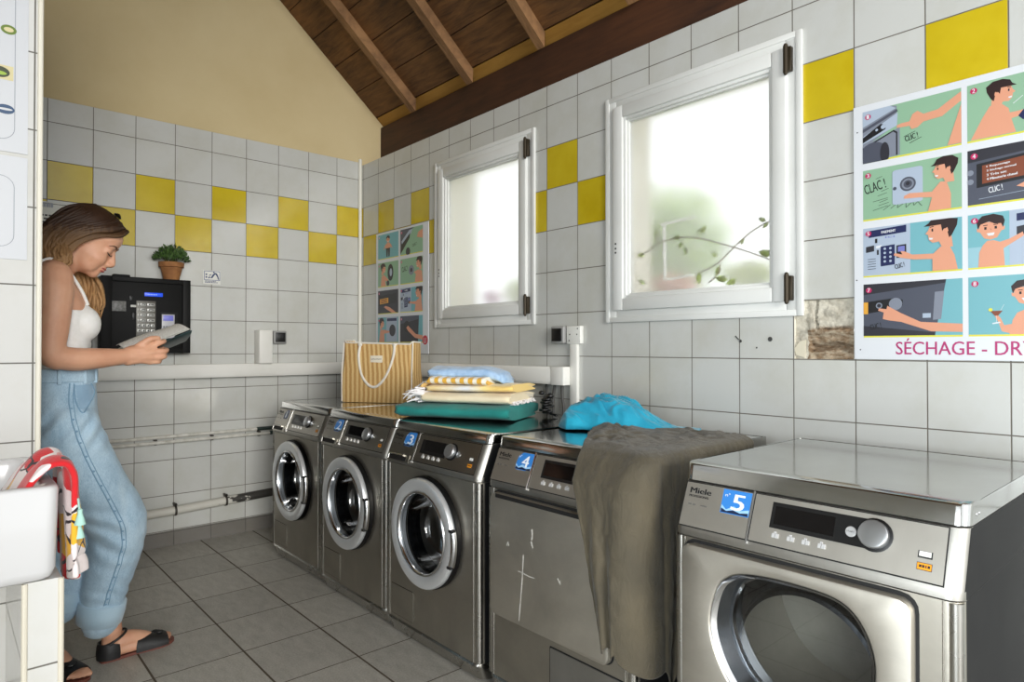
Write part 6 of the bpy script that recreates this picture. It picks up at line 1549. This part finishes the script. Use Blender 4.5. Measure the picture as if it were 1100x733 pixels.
m.join(cuff((-1.7445, -1.346, .226), (-1.754, -1.335, .146), .070, .066)); build('cuff', m, MAT_DENIM_IN, jeans, 60)
m = cuff((-1.8635, -1.282, .275), (-1.871, -1.282, .205), .070, .067); build('cuff', m, MAT_DENIM_IN, jeans, 60)
wb = erings([(1.014, -1.878, CY, .1085, .1515), (1.035, -1.877, CY, .1075, .147), (1.056, -1.8765, CY, .107, .1445)], sub=3)
m = M().loft(wb, True, False, False); m = with_mods(m, [('SOLIDIFY', {'thickness': .004, 'offset': 1.0})]); build('waistband', m, MAT_DENIM, jeans, 60)
m = M()
for a in (-2.35, -1.72, -1.05, -.60):                    # belt loops round the near side
    x, y = -1.877+.113*cos(a), CY+.152*sin(a); m.box((x-.006, y-.006, 1.006), (x+.006, y+.006, 1.060), 0, .003)
build('belt_loop', m, MAT_DENIM, jeans)
dgJ = M(); dgJ.v = J.v; dgJ.f = J.f
from mathutils.bvhtree import BVHTree
bvh = BVHTree.FromPolygons([tuple(p) for p in J.v], J.f)
def near(x, z, off=.0015):
    """point on the near (camera) side of the jeans"""
    hit = bvh.ray_cast(Vector((x, -2.2, z)), Vector((0, 1, 0)))
    return hit[0]+Vector((0, -off, 0)) if hit[0] is not None else Vector((x, -1.45, z))
m = M(); out = catmull([(-1.865, 0, 1.010), (-1.868, 0, .95), (-1.862, 0, .88), (-1.840, 0, .80), (-1.800, 0, .70), (-1.755, 0, .60), (-1.722, 0, .52), (-1.712, 0, .45), (-1.725, 0, .36), (-1.745, 0, .27), (-1.752, 0, .225)], False, 6)
m.tube([near(p.x, p.z, .0005) for p in out], .0022, 6); m.tube([near(p.x+.012, p.z, .0005) for p in out], .0014, 5)
for i, p in enumerate(out[8::3]): m.ellipsoid(near(p.x+.004, p.z, .0), (.0050, .0014, .0038), None, 8, 6)
build('side_seam', m, MAT_SEAM, jeans)
m = M(); pk = catmull([(-1.852, 0, 1.006), (-1.850, 0, .955), (-1.832, 0, .912), (-1.808, 0, .938), (-1.788, 0, .975), (-1.800, 0, 1.006)], False, 5)
m.tube([near(p.x, p.z) for p in pk], .0022, 6); build('pocket_edge', m, MAT_SEAM, jeans)
m = M(); n_ = 8; g2 = []
for i in range(n_+1):
    for j in range(n_+1):
        u_, v_ = i/n_, j/n_; z = .925+.078*v_; xl = -1.850+.012*(1-v_); xr = -1.815+.022*v_+.012*sin(v_*3); p = near(xl+(xr-xl)*u_, z, .0022); g2.append(p)
m.add(g2, [(i*(n_+1)+j, (i+1)*(n_+1)+j, (i+1)*(n_+1)+j+1, i*(n_+1)+j+1) for i in range(n_) for j in range(n_)]); build('pocket_lining', m, cloth('pocket_denim', (116, 150, 180), (160, 190, 212), 400), jeans, 60)

# sandals ------------------------------------------------------------
MAT_LEATHER = mottled('black_leather', (20, 20, 21), (30, 30, 31), 30, .5); MAT_SOLE = plain('sole_brown', (112, 62, 50), .6)
def sandal(F):
    out = [(.0, -.020), (.0, .020), (.030, .031), (.10, .027), (.16, .038), (.205, .039), (.238, .028), (.248, .008), (.240, -.012), (.215, -.032), (.17, -.038), (.10, -.028), (.03, -.030)]
    pl = [(p.x, p.y) for p in catmull([Vector((x, y, 0)) for x, y in out], True, 4)]
    m = M().prism(pl, F.o, F.x, F.y, .010, 0, .001); s = build('sandal', m, MAT_SOLE, per, 40)
    m = M(); rings = []
    for z, k in ((.010, 1.0), (.030, 1.04), (.052, 1.0), (.066, .93)):
        ring = []
        for q in range(21):
            a = radians(62+236*q/20); x = .034+(.042*k)*cos(a)*1.0; y = .0345*k*sin(a)
            zz = z if z < .05 else z*(1-.28*max(0, cos(a))**1.0)
            ring.append(F.p(x, y, zz))
        rings.append(ring)
    m.loft(rings, False, False, False); m = with_mods(m, [('SOLIDIFY', {'thickness': .004, 'offset': 1.0})]); build('heel_cup', m, MAT_LEATHER, s, 60)
    m = M(); ring = [F.p(.041+.040*cos(2*pi*q/24), .0345*sin(2*pi*q/24), .076+.018*cos(2*pi*q/24)) for q in range(25)]
    m.tube(ring, .0042, 8, caps=False); m.tube([F.p(.020, -.034, .064), F.p(.034, -.036, .074)], .0055, 8); build('ankle_strap', m, MAT_LEATHER, s, 60)
    m = M(); rings = []
    for x, w_, hh in ((.135, .040, .062), (.155, .042, .057), (.180, .0435, .050), (.205, .0425, .044), (.214, .041, .041)):
        rings.append([F.p(x+.022*(1-abs(cos(pi*q/16)))*(-1 if x < .16 else .3)*.3-.030*abs(cos(pi*q/16))*(x < .15), w_*cos(pi*q/16), .010+(hh-.010)*sin(pi*q/16)**.8) for q in range(17)])
    m.loft(rings, False, False, False); m = with_mods(m, [('SOLIDIFY', {'thickness': .004, 'offset': 1.0})])
    for q in range(3): m.ellipsoid(F.p(.180+.006*q, .004-.008*q, .054), (.014, .010, .006), None, 10, 6)
    build('toe_band', m, MAT_LEATHER, s, 60)
sandal(FR); sandal(FL)

# booklet ------------------------------------------------------------
t = NT('printed_page'); X_, Y_, Z_ = t.xyz(t.obj()); 
row = t.math('GREATER_THAN', t.math('SINE', t.math('MULTIPLY', Y_, 2*pi/.0062)), -.1); word = t.math('GREATER_THAN', t.noise(t.mapv(t.obj(), (60, 160, 1)), 3, 2).outputs[0], .44)
c = t.mix(t.math('MULTIPLY', t.math('MULTIPLY', row, word), .75), lin(240, 240, 234), lin(140, 142, 144)); t.bsdf(Base_Color=c, Roughness=.5); MAT_PAGE = t.m
BB = Vector((-1.690, -1.442, 1.110)); CC = Vector((-1.491, -1.442, 1.200)); bx = (CC-BB).normalized(); by = Vector((.02, .985, .12)); by = (by-bx*by.dot(bx)).normalized(); bz = bx.cross(by)
bk = thing('booklet', 'open printed booklet with a dark cover held in both hands of the person', 'booklet', BB, world=False)
bk.rotation_euler = Matrix((bx, by, bz)).transposed().to_euler()
BL_ = (CC-BB).length
def leafm(f, nx=18, ny=10):
    vs = [Vector(f(i/nx, j/ny)) for j in range(ny+1) for i in range(nx+1)]; fs = [(j*(nx+1)+i, j*(nx+1)+i+1, (j+1)*(nx+1)+i+1, (j+1)*(nx+1)+i) for j in range(ny) for i in range(nx)]
    return with_mods(M().add(vs, fs), [('SOLIDIFY', {'thickness': .0016, 'offset': 1.0})])
build('page', leafm(lambda u, v: (u*BL_*(1-.06*v)+.004*v, v*.155, .016*sin(pi*v*.9)+.004*sin(u*5)*v+.006*(1-u)*v)), MAT_PAGE, bk, 70)
build('under_pages', leafm(lambda u, v: (u*BL_*1.0+.004, v*.150, .006*sin(pi*v*.8)-.005)), plain('paper_block', (206, 206, 198), .6), bk, 70)
build('cover', leafm(lambda u, v: (u*BL_*(1-.02*v)-.004*v+.008, v*.11, -.010-.052*v**.8)), mottled('cover_dark_teal', (30, 46, 48), (60, 82, 84), 26, .3), bk, 70)
area('front_fill_lamp', (-5.3, -16.0, 3.6), (-1.6, -1.5, .8), (4.8, 4.4), FRONT, (1, .98, .94))  # added area lamp brightening the room from the unseen front
ld = area('doorway_fill_lamp', (-4.4, -4.45, 1.05), (0, -3.7, .8), (1.9, 1.9), DOOR, (.88, .955, 1.0))  # added area lamp standing in for daylight through an unseen side doorway
ld.data.spread = radians(92)
